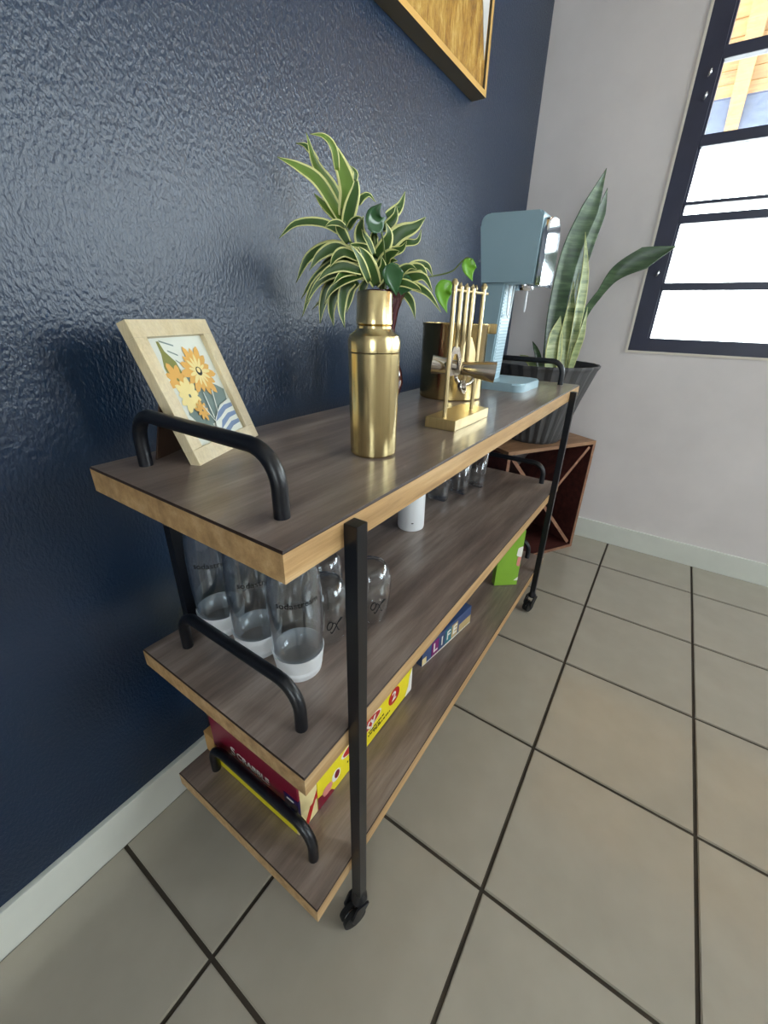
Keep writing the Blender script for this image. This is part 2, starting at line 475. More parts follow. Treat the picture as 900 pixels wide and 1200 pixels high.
for y, z in ((-0.561, 1.78), (-0.565, 1.72), (-0.560, 1.19)):
    link('latch_clip', TB([(END - 0.006, y, z - 0.012), (END - 0.012, y - 0.004, z), (END - 0.006, y - 0.006, z + 0.012)], 0.0045, 8), 'chrome', w1, True)
bm = bmesh.new()
t = 0.009
box(bm, (END - 0.004, WY0, WZ0 - t), (END + 0.0, WY0 + t, WZ1 + t)); box(bm, (END - 0.004, WY1, WZ0 - t), (END, WY0, WZ0)); box(bm, (END - 0.004, WY1, WZ1), (END, WY0, WZ1 + t))
struct(link('trim_1', bm, 'plaster_trim'))
struct(link('terrace', BX((END + 0.12, -7, -0.1), (9, 3, -0.02)), 'outside'))
struct(link('garden_paving', BX((-6, YR - 7, -0.1), (END + 0.12, YR - 0.1, -0.02)), 'outside'))

# porch roof outside the window: rafters, boards and a bluish sheet at its edge
pr = thing('porch_roof', 'timber porch roof seen through the upper window panes, pale boards on rafters', 'roof')
SL = -0.20
def rz_(x): return 2.80 + SL * (x - 2.1)
k = 0
x = 2.15
while x < 4.05:
    bm = bmesh.new()
    prism(bm, [(x, rz_(x)), (x + 0.118, rz_(x + 0.118)), (x + 0.118, rz_(x + 0.118) + 0.02), (x, rz_(x) + 0.02)], 'y', -4.2, 0.8)
    link('board', bm, 'eave_board', pr); x += 0.128
for y in (-3.6, -2.9, -2.2, -1.50, -0.62, 0.1):
    bm = bmesh.new()
    prism(bm, [(2.06, rz_(2.06) - 0.11), (4.42, rz_(4.42) - 0.06), (4.50, rz_(4.50) - 0.003), (2.06, rz_(2.06) - 0.003)], 'y', y - 0.04, y + 0.04)
    link('rafter', bm, 'eave_board', pr)
bm = bmesh.new()
prism(bm, [(4.08, rz_(4.08)), (4.62, rz_(4.62)), (4.62, rz_(4.62) + 0.012), (4.08, rz_(4.08) + 0.012)], 'y', -4.2, 0.8)
link('edge_sheet', bm, 'eave_dark', pr)
for y in (-4.1, 0.7):
    link('post', BX((4.45, y - 0.05, -0.02), (4.55, y + 0.05, rz_(4.5) - 0.1)), 'eave_board', pr)

# ================================================================ the cart
def zt(x): return 0.822
def zm(x): return 0.509 - 0.031 * x / 1.28
def zb(x): return 0.195 - 0.029 * x / 1.28
CX1, YB, YF = 1.282, -0.107, -0.467
cart = thing('serving_cart', 'black metal framed cart with three wooden shelves on casters against the dark blue wall', 'cart')
def shelf(zf, h):
    bm = bmesh.new()
    def ring(ins, dz):
        return [bm.verts.new((x, y, zf(x) + dz)) for x, y in ((ins, YF + ins), (CX1 - ins, YF + ins), (CX1 - ins, YB - ins), (ins, YB - ins))]
    R = [ring(0.0012, 0.0), ring(0.0, -0.0018), ring(0, -0.003), ring(0, -h + 0.001), ring(0.001, -h)]
    def side(A, B, mi):
        for i in range(4):
            f = bm.faces.new((A[i], A[(i + 1) % 4], B[(i + 1) % 4], B[i])); f.material_index = mi
    bm.faces.new(R[0]).material_index = 0
    side(R[0], R[1], 2); side(R[1], R[2], 2); side(R[2], R[3], 1); side(R[3], R[4], 1)
    bm.faces.new(R[4]).material_index = 0
    return link('shelf', bm, ['top_wood', 'edge_wood', 'dark_line'], cart)
shelf(zt, 0.035); shelf(zm, 0.0335); shelf(zb, 0.0335)
LS = 0.018
def caster(x, y, parent, turn):
    c = link('caster', lathe([(0.0, 0.088), (0.0095, 0.088), (0.0105, 0.075), (0.014, 0.070), (0.0145, 0.060), (0.010, 0.056), (0, 0.056)], 20), 'black_metal', parent, 'auto')
    c.location = (x, y, 0); c.rotation_euler = (0, 0, turn)
    bm = bmesh.new()
    for s in (-1, 1):
        prism(bm, round_poly([(-0.012, 0.064), (0.012, 0.064), (0.024, 0.036), (0.019, 0.022), (0.009, 0.022)], 0.004, 3), 'y', s * 0.013, s * 0.0165)
    link('fork', bm, 'black_metal', c)
    for s in (-1, 1):
        w = lathe([(0, -0.0052), (0.0165, -0.0052), (0.0215, -0.0035), (0.0215, 0.0035), (0.0165, 0.0052), (0, 0.0052)], 24)
        w.transform(Matrix.Translation((0.014, s * 0.0065, 0.0217)) @ Matrix.Rotation(PI / 2, 4, 'X'))
        link('wheel', w, 'rubber', c, 'auto')
    h = lathe([(0.0125, -0.0005), (0.0165, -0.0005), (0.0165, 0.0005), (0.0125, 0.0005), (0.0125, -0.0005)], 24)
    h.transform(Matrix.Translation((0.014, 0.0, 0.0217)) @ Matrix.Rotation(PI / 2, 4, 'X'))
    link('hub_ring', h, 'chrome', c)
for x, y, tn in ((0.082, YF - LS, 2.75), (1.148, YF - LS, 2.8), (0.082, YB, 2.9), (1.148, YB, 2.0)):
    leg = link('leg', BX((x, y, 0.084), (x + LS, y + LS, 0.816), 0.0012), 'black_metal', cart)
    caster(x + LS / 2, y + LS / 2, leg, tn)
RR = 0.0085
def rail(x, zf):
    z = zf(x); h = 0.070; y0, y1 = -0.158, -0.416; r = 0.038
    pts = [(x, y0, z - 0.004), (x, y0, z + h - r)]
    for a in range(1, 7):
        t = a / 7 * PI / 2; pts.append((x, y0 - r + r * math.cos(t), z + h - r + r * math.sin(t)))
    pts.append((x, y0 - r, z + h)); pts.append((x, (y0 + y1) / 2, z + h)); pts.append((x, y1 + r, z + h))
    for a in range(1, 7):
        t = a / 7 * PI / 2; pts.append((x, y1 + r - r * math.sin(t), z + h - r + r * math.cos(t)))
    pts += [(x, y1, z + h - r), (x, y1, z - 0.004)]
    link('rail', TB(pts, RR, 16), 'black_metal', cart, 'auto')
for zf in (zt, zm, zb):
    rail(0.047, zf); rail(1.236, zf)

# ================================================================ painting on the blue wall
pt = thing('framed_painting', 'gold textured abstract painting in a gold box frame hanging on the dark blue wall', 'painting', (0.81, 0, 1.607))
bm = bmesh.new()
W2, HH, DP, FB = 0.466, 0.9, 0.045, 0.014
for a, b in (((-W2, -DP, 0), (W2, -0.001, FB)), ((-W2, -DP, HH - FB), (W2, -0.001, HH)), ((-W2, -DP, FB), (-W2 + FB, -0.001, HH - FB)), ((W2 - FB, -DP, FB), (W2, -0.001, HH - FB))):
    box(bm, a, b)
for f in bm.faces:
    f.normal_update()
    f.material_index = 0 if f.normal.y < -0.5 else 1
link('frame', bm, ['art_gold_frame', 'art_side'], pt)
link('canvas', BX((-W2 + 0.019, -0.040, 0.019), (W2 - 0.019, -0.004, HH - 0.019)), 'canvas', pt)
bm = bmesh.new()
prism(bm, [(W2 - 0.075, 0.20), (W2 - 0.045, 0.12), (W2 - 0.026, 0.075), (W2 - 0.0195, 0.5), (W2 - 0.16, 0.5), (W2 - 0.10, 0.3)], 'y', -0.0415, -0.0395)
link('pale_patch', bm, 'canvas_white', pt)

# ================================================================ small photo frame with flower print
th = math.atan2(0.38106, 0.92455)
pf = thing('picture_frame', 'small pale wooden easel frame with a yellow flower print leaning back on the cart top', 'picture frame', (0.088, -0.216, 0.822), th)
tilt = Matrix.Rotation(-math.radians(21), 4, 'X')
FW, FH, FT = 0.160, 0.190, 0.014
LIFT = Matrix.Translation((0, 0, 0.0002))
def ftr(bm): bm.transform(LIFT @ tilt); return bm
bw = 0.0215
bm = bmesh.new()
for a, b in (((0, 0, 0), (FW, FT, bw)), ((0, 0, FH - bw), (FW, FT, FH)), ((0, 0, bw), (bw, FT, FH - bw)), ((FW - bw, 0, bw), (FW, FT, FH - bw))):
    box(bm, a, b, 0, 0.0008)
link('frame', ftr(bm), 'frame_wood', pf)
link('backboard', ftr(BX((bw - 0.004, 0.0092, bw - 0.004), (FW - bw + 0.004, 0.0128, FH - bw + 0.004))), 'backboard', pf)
prn = link('print', ftr(BX((bw - 0.001, 0.0075, bw - 0.001), (FW - bw + 0.001, 0.0085, FH - bw + 0.001))), 'paper', pf)
PW, PH = FW - 2 * bw, FH - 2 * bw
bm = bmesh.new()
art_i = [0]
def shp(pts, mi):
    art_i[0] += 1
    y = 0.0074 - art_i[0] * 0.00003
    vs = [bm.verts.new((bw + min(max(u, 0.0), 1) * PW, y, bw + min(max(v, 0.0), 1) * PH)) for u, v in pts]
    try: bm.faces.new(vs).material_index = mi
    except ValueError: pass
# materials: 0 petal 1 pale 2 grey teal 3 blue 4 olive 5 dark 6 paper
shp([(0.12, 0.30), (0.3, 0.55), (0.62, 0.58), (0.86, 0.5), (0.98, 0.44), (0.92, 0.26), (0.6, 0.16), (0.25, 0.14)], 2)
shp([(0.02, 0.92), (0.16, 1.0), (0.5, 0.98), (0.42, 0.6), (0.12, 0.55)], 6)
for k in range(5):
    shp([(0.22 + k * 0.06, 0.98 - k * 0.09), (0.42, 0.93 - k * 0.09), (0.42, 0.915 - k * 0.09), (0.22 + k * 0.06, 0.965 - k * 0.09)], 2)
shp([(0.17, 0.97), (0.21, 0.97), (0.23, 0.88), (0.33, 0.78), (0.36, 0.6), (0.3, 0.52), (0.12, 0.56), (0.1, 0.74), (0.16, 0.86)], 4)
shp([(0.36, 0.70), (0.46, 0.66), (0.56, 0.5), (0.42, 0.44)], 2)
def flower(cx, cy, R, n, mi, a0=0.0, w=0.2, asp=1.0):
    for k in range(n):
        a = a0 + 2 * PI * k / n; r = R * (0.82 + 0.3 * ((k * 7) % 5) / 5)
        p = []
        for s, q in ((0.1, 0.25), (0.55, 1.0), (0.85, 0.7), (1.0, 0), (0.85, -0.7), (0.55, -1.0), (0.1, -0.25)):
            x = r * s; yy = r * w * q
            p.append((cx + (x * math.cos(a) - yy * math.sin(a)), cy + (x * math.sin(a) + yy * math.cos(a)) * asp))
        shp(p, mi)
flower(0.22, 0.62, 0.2, 8, 0, 0.3, 0.24, 0.8)
flower(0.28, 0.46, 0.22, 11, 1, 0.1, 0.22, 0.8)
flower(0.64, 0.66, 0.31, 15, 0, 0.2, 0.17, 0.84)
flower(0.64, 0.66, 0.2, 13, 1, 0.4, 0.12, 0.84)
shp([(0.64 + 0.055 * math.cos(t * PI / 5), 0.66 + 0.045 * math.sin(t * PI / 5)) for t in range(10)], 5)
shp([(0.64 + 0.032 * math.cos(t * PI / 5), 0.67 + 0.026 * math.sin(t * PI / 5)) for t in range(10)], 1)
flower(0.36, 0.3, 0.13, 9, 0, 0.0, 0.2, 0.8)
for q in ((0.4, 0.34, 0.5, 0.14), (0.52, 0.46, 0.5, 0.2), (0.7, 0.46, 0.6, 0.2)):
    shp([(q[0], q[1]), (q[0] + 0.015, q[1]), (q[2] + 0.015, q[3]), (q[2], q[3])], 6)
shp([(0.44, 0.06), (0.5, 0.18), (0.72, 0.3), (0.98, 0.34), (0.98, 0.0), (0.5, 0.0)], 6)
for k in range(3):
    z = 0.25 - k * 0.09
    shp([(0.5 + k * 0.04, z - 0.09), (0.62, z - 0.01), (0.8, z + 0.04), (0.97, z + 0.04), (0.97, z), (0.8, z - 0.01), (0.64, z - 0.06)], 3)
shp([(0.34, 0.14), (0.42, 0.16), (0.44, 0.03), (0.38, 0.03)], 2)
link('flower_artwork', ftr(bm), ['petal', 'petal_pale', 'paper_grey', 'paper_blue', 'bottle_print', 'black_ink', 'paper'], prn)
# easel strut: a brown flap from the upper back down to the shelf
bm = bmesh.new()
for v in [(0.060, 0), (0.100, 0)]: pass
top_y = FT * math.cos(math.radians(21)) + 0.135 * math.sin(math.radians(21)); top_z = 0.135 * math.cos(math.radians(21)) - FT * math.sin(math.radians(21))
prism(bm, [(0.006, 0.0004), (0.104, 0.0004), (0.100, top_z), (0.040, top_z)], 'y', 0, 0.0025)
for v in bm.verts:
    f = 1 - v.co.z / top_z
    v.co.y += top_y + 0.0008 + f * 0.008
link('easel_strut', bm, 'backboard', pf, loc=(0, 0, 0))

# ================================================================ gold shaker bottle
gb = thing('shaker_bottle', 'tall brushed gold metal bottle with stepped cap standing on the cart top', 'bottle', (0.281, -0.361, 0.822))
link('body', lathe([(0, 0), (0.0315, 0), (0.034, 0.003), (0.0355, 0.1425), (0.0348, 0.1435), (0, 0.1435)], 56), 'gold', gb, 'auto')
link('shoulder', lathe([(0, 0.1445), (0.0355, 0.1445), (0.0358, 0.158), (0.0335, 0.165), (0.026, 0.1700), (0.0235, 0.1735), (0.0235, 0.1765), (0, 0.1765)], 56), 'gold', gb, 'auto')
link('cap', lathe([(0, 0.177), (0.0222, 0.177), (0.0242, 0.179), (0.0242, 0.184), (0.0236, 0.1855), (0.0232, 0.2155), (0.0215, 0.218), (0, 0.218)], 56), 'gold', gb, 'auto')

# ================================================================ burgundy vase, cuttings
vz = 0.822
VX = (0.571, -0.179)
vs = thing('vase', 'burgundy glass vase with flared mouth behind the gold bottle', 'vase', (VX[0], VX[1], vz))
link('body', lathe([(0, 0), (0.028, 0), (0.030, 0.004), (0.027, 0.012), (0.036, 0.03), (0.0435, 0.055), (0.040, 0.078), (0.030, 0.105), (0.0225, 0.135), (0.0225, 0.165), (0.029, 0.20), (0.042, 0.232), (0.045, 0.236), (0.0425, 0.236), (0.027, 0.203), (0.0195, 0.165), (0.0195, 0.135), (0.026, 0.105), (0.035, 0.078), (0.039, 0.055), (0.03, 0.02), (0, 0.012)], 40), 'burgundy', vs, True)

FACE = Vector((-0.6, -0.72, 0.34)).normalized()
def leaf_bm(pts, w, edge=0.26, fold=0.18, roll=0.0, widths=None, thick=True, n=5):
    P = spline(pts, n); N = len(P); bm = bmesh.new(); rows = []
    cross = [-1, -(1 - edge), 0, (1 - edge), 1]
    for i, p in enumerate(P):
        s = i / (N - 1)
        t = (P[min(i + 1, N - 1)] - P[max(i - 1, 0)]).normalized()
        u = t.cross(FACE)
        if u.length < 0.05: u = t.cross(Vector((0, 0, 1)))
        u.normalize(); nrm = u.cross(t).normalized()
        q = Matrix.Rotation(roll, 3, t)
        u = q @ u; nrm = q @ nrm
        if widths:
            f = s * (len(widths) - 1); a = min(int(f), len(widths) - 2); hw = 0.5 * (widths[a] + (widths[a + 1] - widths[a]) * (f - a))
            hw = max(hw, 0.0004)
        else:
            hw = 0.5 * w * max(0.03, (math.sin(PI * min(1, 0.16 + 0.84 * s) ** 0.8)) ** 1.0) if s < 0.999 else 0.0004
        rows.append([bm.verts.new(p + u * (c * hw) + nrm * (fold * hw * abs(c))) for c in cross])
    for A, B in zip(rows, rows[1:]):
        for k in range(4):
            bm.faces.new((A[k], A[k + 1], B[k + 1], B[k])).material_index = 1 if k in (0, 3) else 0
    return bm

CUT = {'A': [([(0.525, -0.111, 1.171), (0.496, -0.081, 1.23), (0.469, -0.054, 1.252), (0.443, -0.028, 1.264)], 0.026), ([(0.541, -0.1, 1.174), (0.527, -0.085, 1.224), (0.507, -0.061, 1.264), (0.496, -0.051, 1.309)], 0.026), ([(0.518, -0.119, 1.179), (0.525, -0.123, 1.219), (0.519, -0.109, 1.264), (0.512, -0.092, 1.301)], 0.038), ([(0.511, -0.109, 1.25), (0.503, -0.109, 1.279), (0.489, -0.1, 1.294), (0.47, -0.084, 1.295)], 0.014), ([(0.549, -0.094, 1.176), (0.538, -0.077, 1.19), (0.525, -0.058, 1.208), (0.516, -0.045, 1.224)], 0.022), ([(0.513, -0.06, 1.272), (0.505, -0.047, 1.288), (0.5, -0.04, 1.294), (0.492, -0.028, 1.296)], 0.012), ([(0.519, -0.12, 1.164), (0.518, -0.132, 1.191), (0.519, -0.144, 1.22), (0.514, -0.149, 1.243)], 0.028), ([(0.513, -0.148, 1.231), (0.514, -0.149, 1.241), (0.512, -0.146, 1.247), (0.508, -0.141, 1.253)], 0.01), ([(0.517, -0.117, 1.151), (0.489, -0.089, 1.167), (0.456, -0.052, 1.164), (0.432, -0.029, 1.139)], 0.02), ([(0.556, -0.122, 1.206), (0.563, -0.126, 1.217), (0.573, -0.135, 1.223), (0.583, -0.144, 1.213)], 0.014), ([(0.502, -0.132, 1.16), (0.488, -0.129, 1.164), (0.473, -0.124, 1.162), (0.459, -0.121, 1.155)], 0.014), ([(0.506, -0.137, 1.158), (0.503, -0.151, 1.167), (0.501, -0.165, 1.171), (0.498, -0.179, 1.167)], 0.014), ([(0.513, -0.13, 1.136), (0.504, -0.122, 1.153), (0.497, -0.118, 1.162), (0.492, -0.116, 1.165)], 0.02)], 'B': [([(0.52, -0.193, 1.065), (0.505, -0.189, 1.091), (0.492, -0.187, 1.11), (0.477, -0.183, 1.124)], 0.03), ([(0.529, -0.171, 1.12), (0.516, -0.163, 1.135), (0.508, -0.163, 1.154), (0.506, -0.173, 1.175)], 0.032), ([(0.543, -0.174, 1.113), (0.546, -0.19, 1.13), (0.546, -0.201, 1.15), (0.537, -0.2, 1.169)], 0.028), ([(0.561, -0.165, 1.116), (0.583, -0.196, 1.154), (0.601, -0.223, 1.168), (0.614, -0.241, 1.186)], 0.032), ([(0.583, -0.162, 1.118), (0.604, -0.192, 1.143), (0.622, -0.218, 1.148), (0.627, -0.225, 1.17)], 0.016), ([(0.563, -0.168, 1.11), (0.571, -0.191, 1.124), (0.577, -0.211, 1.13), (0.577, -0.223, 1.143)], 0.02), ([(0.546, -0.178, 1.096), (0.549, -0.2, 1.113), (0.547, -0.215, 1.118), (0.544, -0.228, 1.122)], 0.028), ([(0.546, -0.178, 1.087), (0.552, -0.198, 1.102), (0.551, -0.209, 1.107), (0.551, -0.22, 1.107)], 0.018), ([(0.587, -0.168, 1.188), (0.599, -0.178, 1.196), (0.608, -0.186, 1.209), (0.616, -0.191, 1.232)], 0.022), ([(0.575, -0.167, 1.166), (0.581, -0.182, 1.175), (0.583, -0.191, 1.188), (0.581, -0.193, 1.204)], 0.02), ([(0.509, -0.194, 1.114), (0.501, -0.188, 1.133), (0.494, -0.184, 1.142), (0.488, -0.182, 1.152)], 0.014), ([(0.524, -0.181, 1.114), (0.507, -0.18, 1.123), (0.486, -0.172, 1.126), (0.465, -0.166, 1.125)], 0.018), ([(0.527, -0.186, 1.065), (0.527, -0.198, 1.082), (0.524, -0.205, 1.096), (0.517, -0.206, 1.112)], 0.022), ([(0.565, -0.171, 1.074), (0.56, -0.187, 1.091), (0.558, -0.208, 1.099), (0.555, -0.226, 1.098)], 0.02), ([(0.504, -0.187, 1.069), (0.486, -0.184, 1.096), (0.47, -0.185, 1.11), (0.453, -0.183, 1.124)], 0.018), ([(0.559, -0.162, 1.133), (0.549, -0.165, 1.146), (0.543, -0.173, 1.155), (0.54, -0.187, 1.162)], 0.018)], 'C': [([(0.577, -0.205, 1.074), (0.584, -0.228, 1.094), (0.591, -0.25, 1.097), (0.594, -0.265, 1.077)], 0.024), ([(0.56, -0.216, 1.071), (0.566, -0.243, 1.079), (0.572, -0.268, 1.079), (0.573, -0.288, 1.055)], 0.024), ([(0.562, -0.219, 1.068), (0.572, -0.246, 1.064), (0.583, -0.273, 1.051), (0.593, -0.299, 1.02)], 0.024), ([(0.606, -0.195, 1.061), (0.613, -0.211, 1.045), (0.615, -0.22, 1.029), (0.616, -0.227, 1.006)], 0.018), ([(0.602, -0.189, 1.079), (0.616, -0.216, 1.104), (0.629, -0.24, 1.106), (0.634, -0.253, 1.087)], 0.02), ([(0.539, -0.221, 1.068), (0.542, -0.243, 1.068), (0.547, -0.267, 1.06), (0.543, -0.28, 1.054)], 0.018), ([(0.539, -0.221, 1.071), (0.541, -0.235, 1.088), (0.544, -0.252, 1.095), (0.546, -0.266, 1.091)], 0.02)], 'D': [([(0.523, -0.144, 1.118), (0.499, -0.104, 1.129), (0.475, -0.063, 1.111), (0.462, -0.037, 1.067)], 0.028), ([(0.503, -0.151, 1.113), (0.482, -0.126, 1.124), (0.462, -0.102, 1.11), (0.448, -0.088, 1.086)], 0.026), ([(0.494, -0.173, 1.105), (0.471, -0.156, 1.114), (0.453, -0.149, 1.105), (0.44, -0.147, 1.089)], 0.022), ([(0.53, -0.155, 1.104), (0.509, -0.112, 1.106), (0.487, -0.068, 1.078), (0.474, -0.037, 1.039)], 0.022), ([(0.522, -0.161, 1.094), (0.496, -0.116, 1.09), (0.472, -0.076, 1.061), (0.459, -0.051, 1.005)], 0.024), ([(0.508, -0.175, 1.084), (0.484, -0.141, 1.086), (0.459, -0.104, 1.068), (0.442, -0.079, 1.028)], 0.02), ([(0.513, -0.112, 1.079), (0.497, -0.094, 1.061), (0.486, -0.084, 1.03), (0.479, -0.081, 0.993)], 0.024), ([(0.513, -0.129, 1.074), (0.497, -0.112, 1.055), (0.488, -0.105, 1.021), (0.488, -0.11, 0.989)], 0.024), ([(0.511, -0.144, 1.071), (0.498, -0.131, 1.055), (0.492, -0.128, 1.018), (0.493, -0.135, 0.987)], 0.024), ([(0.524, -0.146, 1.071), (0.514, -0.137, 1.059), (0.508, -0.135, 1.037), (0.503, -0.132, 1.015)], 0.018), ([(0.5, -0.181, 1.081), (0.479, -0.151, 1.071), (0.463, -0.128, 1.053), (0.455, -0.116, 1.029)], 0.018), ([(0.488, -0.182, 1.085), (0.466, -0.156, 1.092), (0.447, -0.134, 1.083), (0.434, -0.12, 1.066)], 0.02), ([(0.544, -0.14, 1.1), (0.526, -0.102, 1.114), (0.516, -0.075, 1.108), (0.509, -0.053, 1.093)], 0.02), ([(0.516, -0.169, 1.079), (0.491, -0.162, 1.086), (0.464, -0.153, 1.078), (0.442, -0.15, 1.06)], 0.02), ([(0.55, -0.148, 1.076), (0.544, -0.14, 1.058), (0.544, -0.139, 1.039), (0.54, -0.134, 1.023)], 0.016), ([(0.558, -0.125, 1.087), (0.539, -0.09, 1.07), (0.525, -0.064, 1.049), (0.508, -0.034, 1.02)], 0.018), ([(0.579, -0.12, 1.082), (0.562, -0.095, 1.088), (0.543, -0.068, 1.074), (0.526, -0.043, 1.049)], 0.018)]}
STEM = {'A': [(0.566, -0.171, 1.051), (0.54, -0.151, 1.102), (0.519, -0.13, 1.141), (0.514, -0.114, 1.192)], 'B': [(0.567, -0.173, 1.051), (0.552, -0.169, 1.103), (0.545, -0.168, 1.138), (0.551, -0.167, 1.171)], 'C': [(0.573, -0.181, 1.051), (0.571, -0.197, 1.065), (0.574, -0.211, 1.072)], 'D': [(0.562, -0.165, 1.051), (0.546, -0.16, 1.076), (0.532, -0.149, 1.096), (0.527, -0.132, 1.119)]}
POTHOS = [([(0.516, -0.206, 1.15), (0.508, -0.198, 1.162), (0.504, -0.199, 1.176), (0.508, -0.211, 1.191)], 0.04), ([(0.521, -0.23, 1.101), (0.523, -0.227, 1.084), (0.528, -0.229, 1.065), (0.534, -0.231, 1.046)], 0.038), ([(0.562, -0.237, 1.084), (0.556, -0.234, 1.069), (0.551, -0.232, 1.057), (0.547, -0.233, 1.048)], 0.034)]
VINE = [([(0.694, -0.266, 1.081), (0.687, -0.253, 1.065), (0.687, -0.253, 1.045), (0.692, -0.263, 1.02)], 0.0372), ([(0.73, -0.293, 1.127), (0.728, -0.288, 1.113), (0.729, -0.29, 1.1), (0.733, -0.298, 1.084)], 0.0326)]
VSTEM = [(0.572, -0.18, 1.051), (0.575, -0.185, 1.082), (0.629, -0.196, 1.083), (0.691, -0.217, 1.092), (0.711, -0.256, 1.102), (0.72, -0.272, 1.119), (0.725, -0.283, 1.128), (0.73, -0.293, 1.125)]
PSTEM = [(0.57, -0.177, 1.051), (0.546, -0.196, 1.09), (0.528, -0.204, 1.127), (0.516, -0.206, 1.15)]
SNAKE = [([(1.631, -0.274, 0.815), (1.629, -0.266, 1.028), (1.632, -0.277, 1.231), (1.641, -0.317, 1.375), (1.649, -0.348, 1.49)], [0.08, 0.108, 0.104, 0.088, 0.0]), ([(1.695, -0.328, 0.835), (1.688, -0.309, 1.106), (1.69, -0.326, 1.263), (1.692, -0.347, 1.369), (1.692, -0.355, 1.443)], [0.04, 0.056, 0.056, 0.048, 0.0]), ([(1.619, -0.353, 0.823), (1.619, -0.353, 0.954), (1.619, -0.351, 1.088), (1.618, -0.347, 1.178), (1.613, -0.326, 1.301)], [0.04, 0.048, 0.056, 0.04, 0.0]), ([(1.594, -0.336, 0.824), (1.602, -0.325, 0.938), (1.612, -0.324, 1.029), (1.62, -0.315, 1.146)], [0.072, 0.08, 0.06, 0.0]), ([(1.611, -0.361, 0.825), (1.613, -0.37, 0.893), (1.615, -0.38, 0.964), (1.616, -0.384, 1.059)], [0.028, 0.04, 0.036, 0.0]), ([(1.566, -0.303, 0.823), (1.567, -0.295, 0.9), (1.57, -0.293, 0.962), (1.576, -0.301, 1.028)], [0.088, 0.096, 0.076, 0.0]), ([(1.677, -0.339, 0.83), (1.68, -0.36, 1.015), (1.689, -0.403, 1.112), (1.696, -0.443, 1.177), (1.713, -0.522, 1.222), (1.733, -0.613, 1.259)], [0.024, 0.036, 0.036, 0.064, 0.092, 0.0]), ([(1.587, -0.261, 0.818), (1.581, -0.239, 0.876), (1.578, -0.224, 0.908), (1.575, -0.211, 0.933)], [0.04, 0.036, 0.024, 0.0]), ([(1.574, -0.251, 0.818), (1.57, -0.219, 0.849), (1.568, -0.196, 0.867), (1.565, -0.171, 0.879)], [0.04, 0.044, 0.032, 0.0]), ([(1.671, -0.313, 0.815), (1.672, -0.317, 0.951), (1.673, -0.321, 1.06), (1.672, -0.316, 1.178)], [0.04, 0.048, 0.036, 0.0])]


names = {'A': ('tall variegated leafy cutting reaching up the wall from the burgundy vase', 'leaf_mid'),
         'B': ('variegated leafy cutting standing upright in the middle of the burgundy vase', 'leaf_green'),
         'C': ('variegated leafy cutting drooping from the vase towards the ice bucket', 'leaf_green'),
         'D': ('variegated leafy cutting drooping from the vase towards the picture frame', 'leaf_green')}
def thicken(o, t=0.0006):
    md = o.modifiers.new('thickness', 'SOLIDIFY'); md.thickness = t; md.offset = 0
for key, leaves in CUT.items():
    lab, gm = names[key]
    cu = thing('plant_cutting', lab, 'plant', (VX[0], VX[1], vz + 0.02), 0, 'variegated cuttings in the burgundy vase')
    off = Vector(cu.location)
    L = Matrix.Translation(-off)
    st = STEM[key]
    k0 = 'ABCD'.index(key)
    foot = (VX[0] + 0.008 * (k0 - 1.5), VX[1] + 0.006 * ((k0 % 2) - 0.5), vz + 0.035)
    mid = (VX[0] + 0.006 * (k0 - 1.5), VX[1], vz + 0.15)
    mouth = (VX[0] + 0.007 * (k0 - 1.5), VX[1] - 0.004, vz + 0.225)
    b2 = TB(spline([foot, mid, mouth] + [tuple(p) for p in st[1:]], 4), 0.003, 7); b2.transform(L)
    link('stem', b2, 'stem_green', cu, True)
    for n_, (pts, w) in enumerate(leaves):
        b3 = leaf_bm(pts, w * 0.97, 0.3, 0.25, (random.random() - 0.5) * 0.5); b3.transform(L)
        o = link('leaf', b3, [gm if n_ < 5 else 'leaf_green', 'leaf_cream'], cu, True)
        thicken(o)
# pothos vine winding out of the same vase
pv = thing('pothos_vine', 'thin pothos vine with glossy oval leaves trailing from the vase over the ice bucket', 'plant', (VX[0], VX[1], vz + 0.02))
L = Matrix.Translation(-Vector(pv.location))
b2 = TB(spline([(VX[0] + 0.012, VX[1] + 0.002, vz + 0.04), (VX[0] + 0.010, VX[1], vz + 0.17)] + [tuple(p) for p in VSTEM], 4), 0.0016, 7); b2.transform(L); link('stem', b2, 'stem_green', pv, True)
b2 = TB(spline([(VX[0] + 0.006, VX[1] - 0.01, vz + 0.2)] + [tuple(p) for p in PSTEM], 4), 0.0018, 7); b2.transform(L); link('stem', b2, 'stem_green', pv, True)
def oval_leaf(pts, w):
    return leaf_bm(pts, w, 0.45, 0.22, 0.1, widths=[w * 0.15, w * 0.85, w, w * 0.9, w * 0.62, w * 0.28, 0.0005], n=5)
for pts, w in POTHOS:
    b3 = oval_leaf(pts, w * 1.1); b3.transform(L); thicken(link('leaf', b3, ['pothos', 'pothos'], pv, True))
for pts, w in VINE:
    b3 = oval_leaf(pts, w * 1.05); b3.transform(L); thicken(link('leaf', b3, ['pothos_light', 'pothos_light'], pv, True))

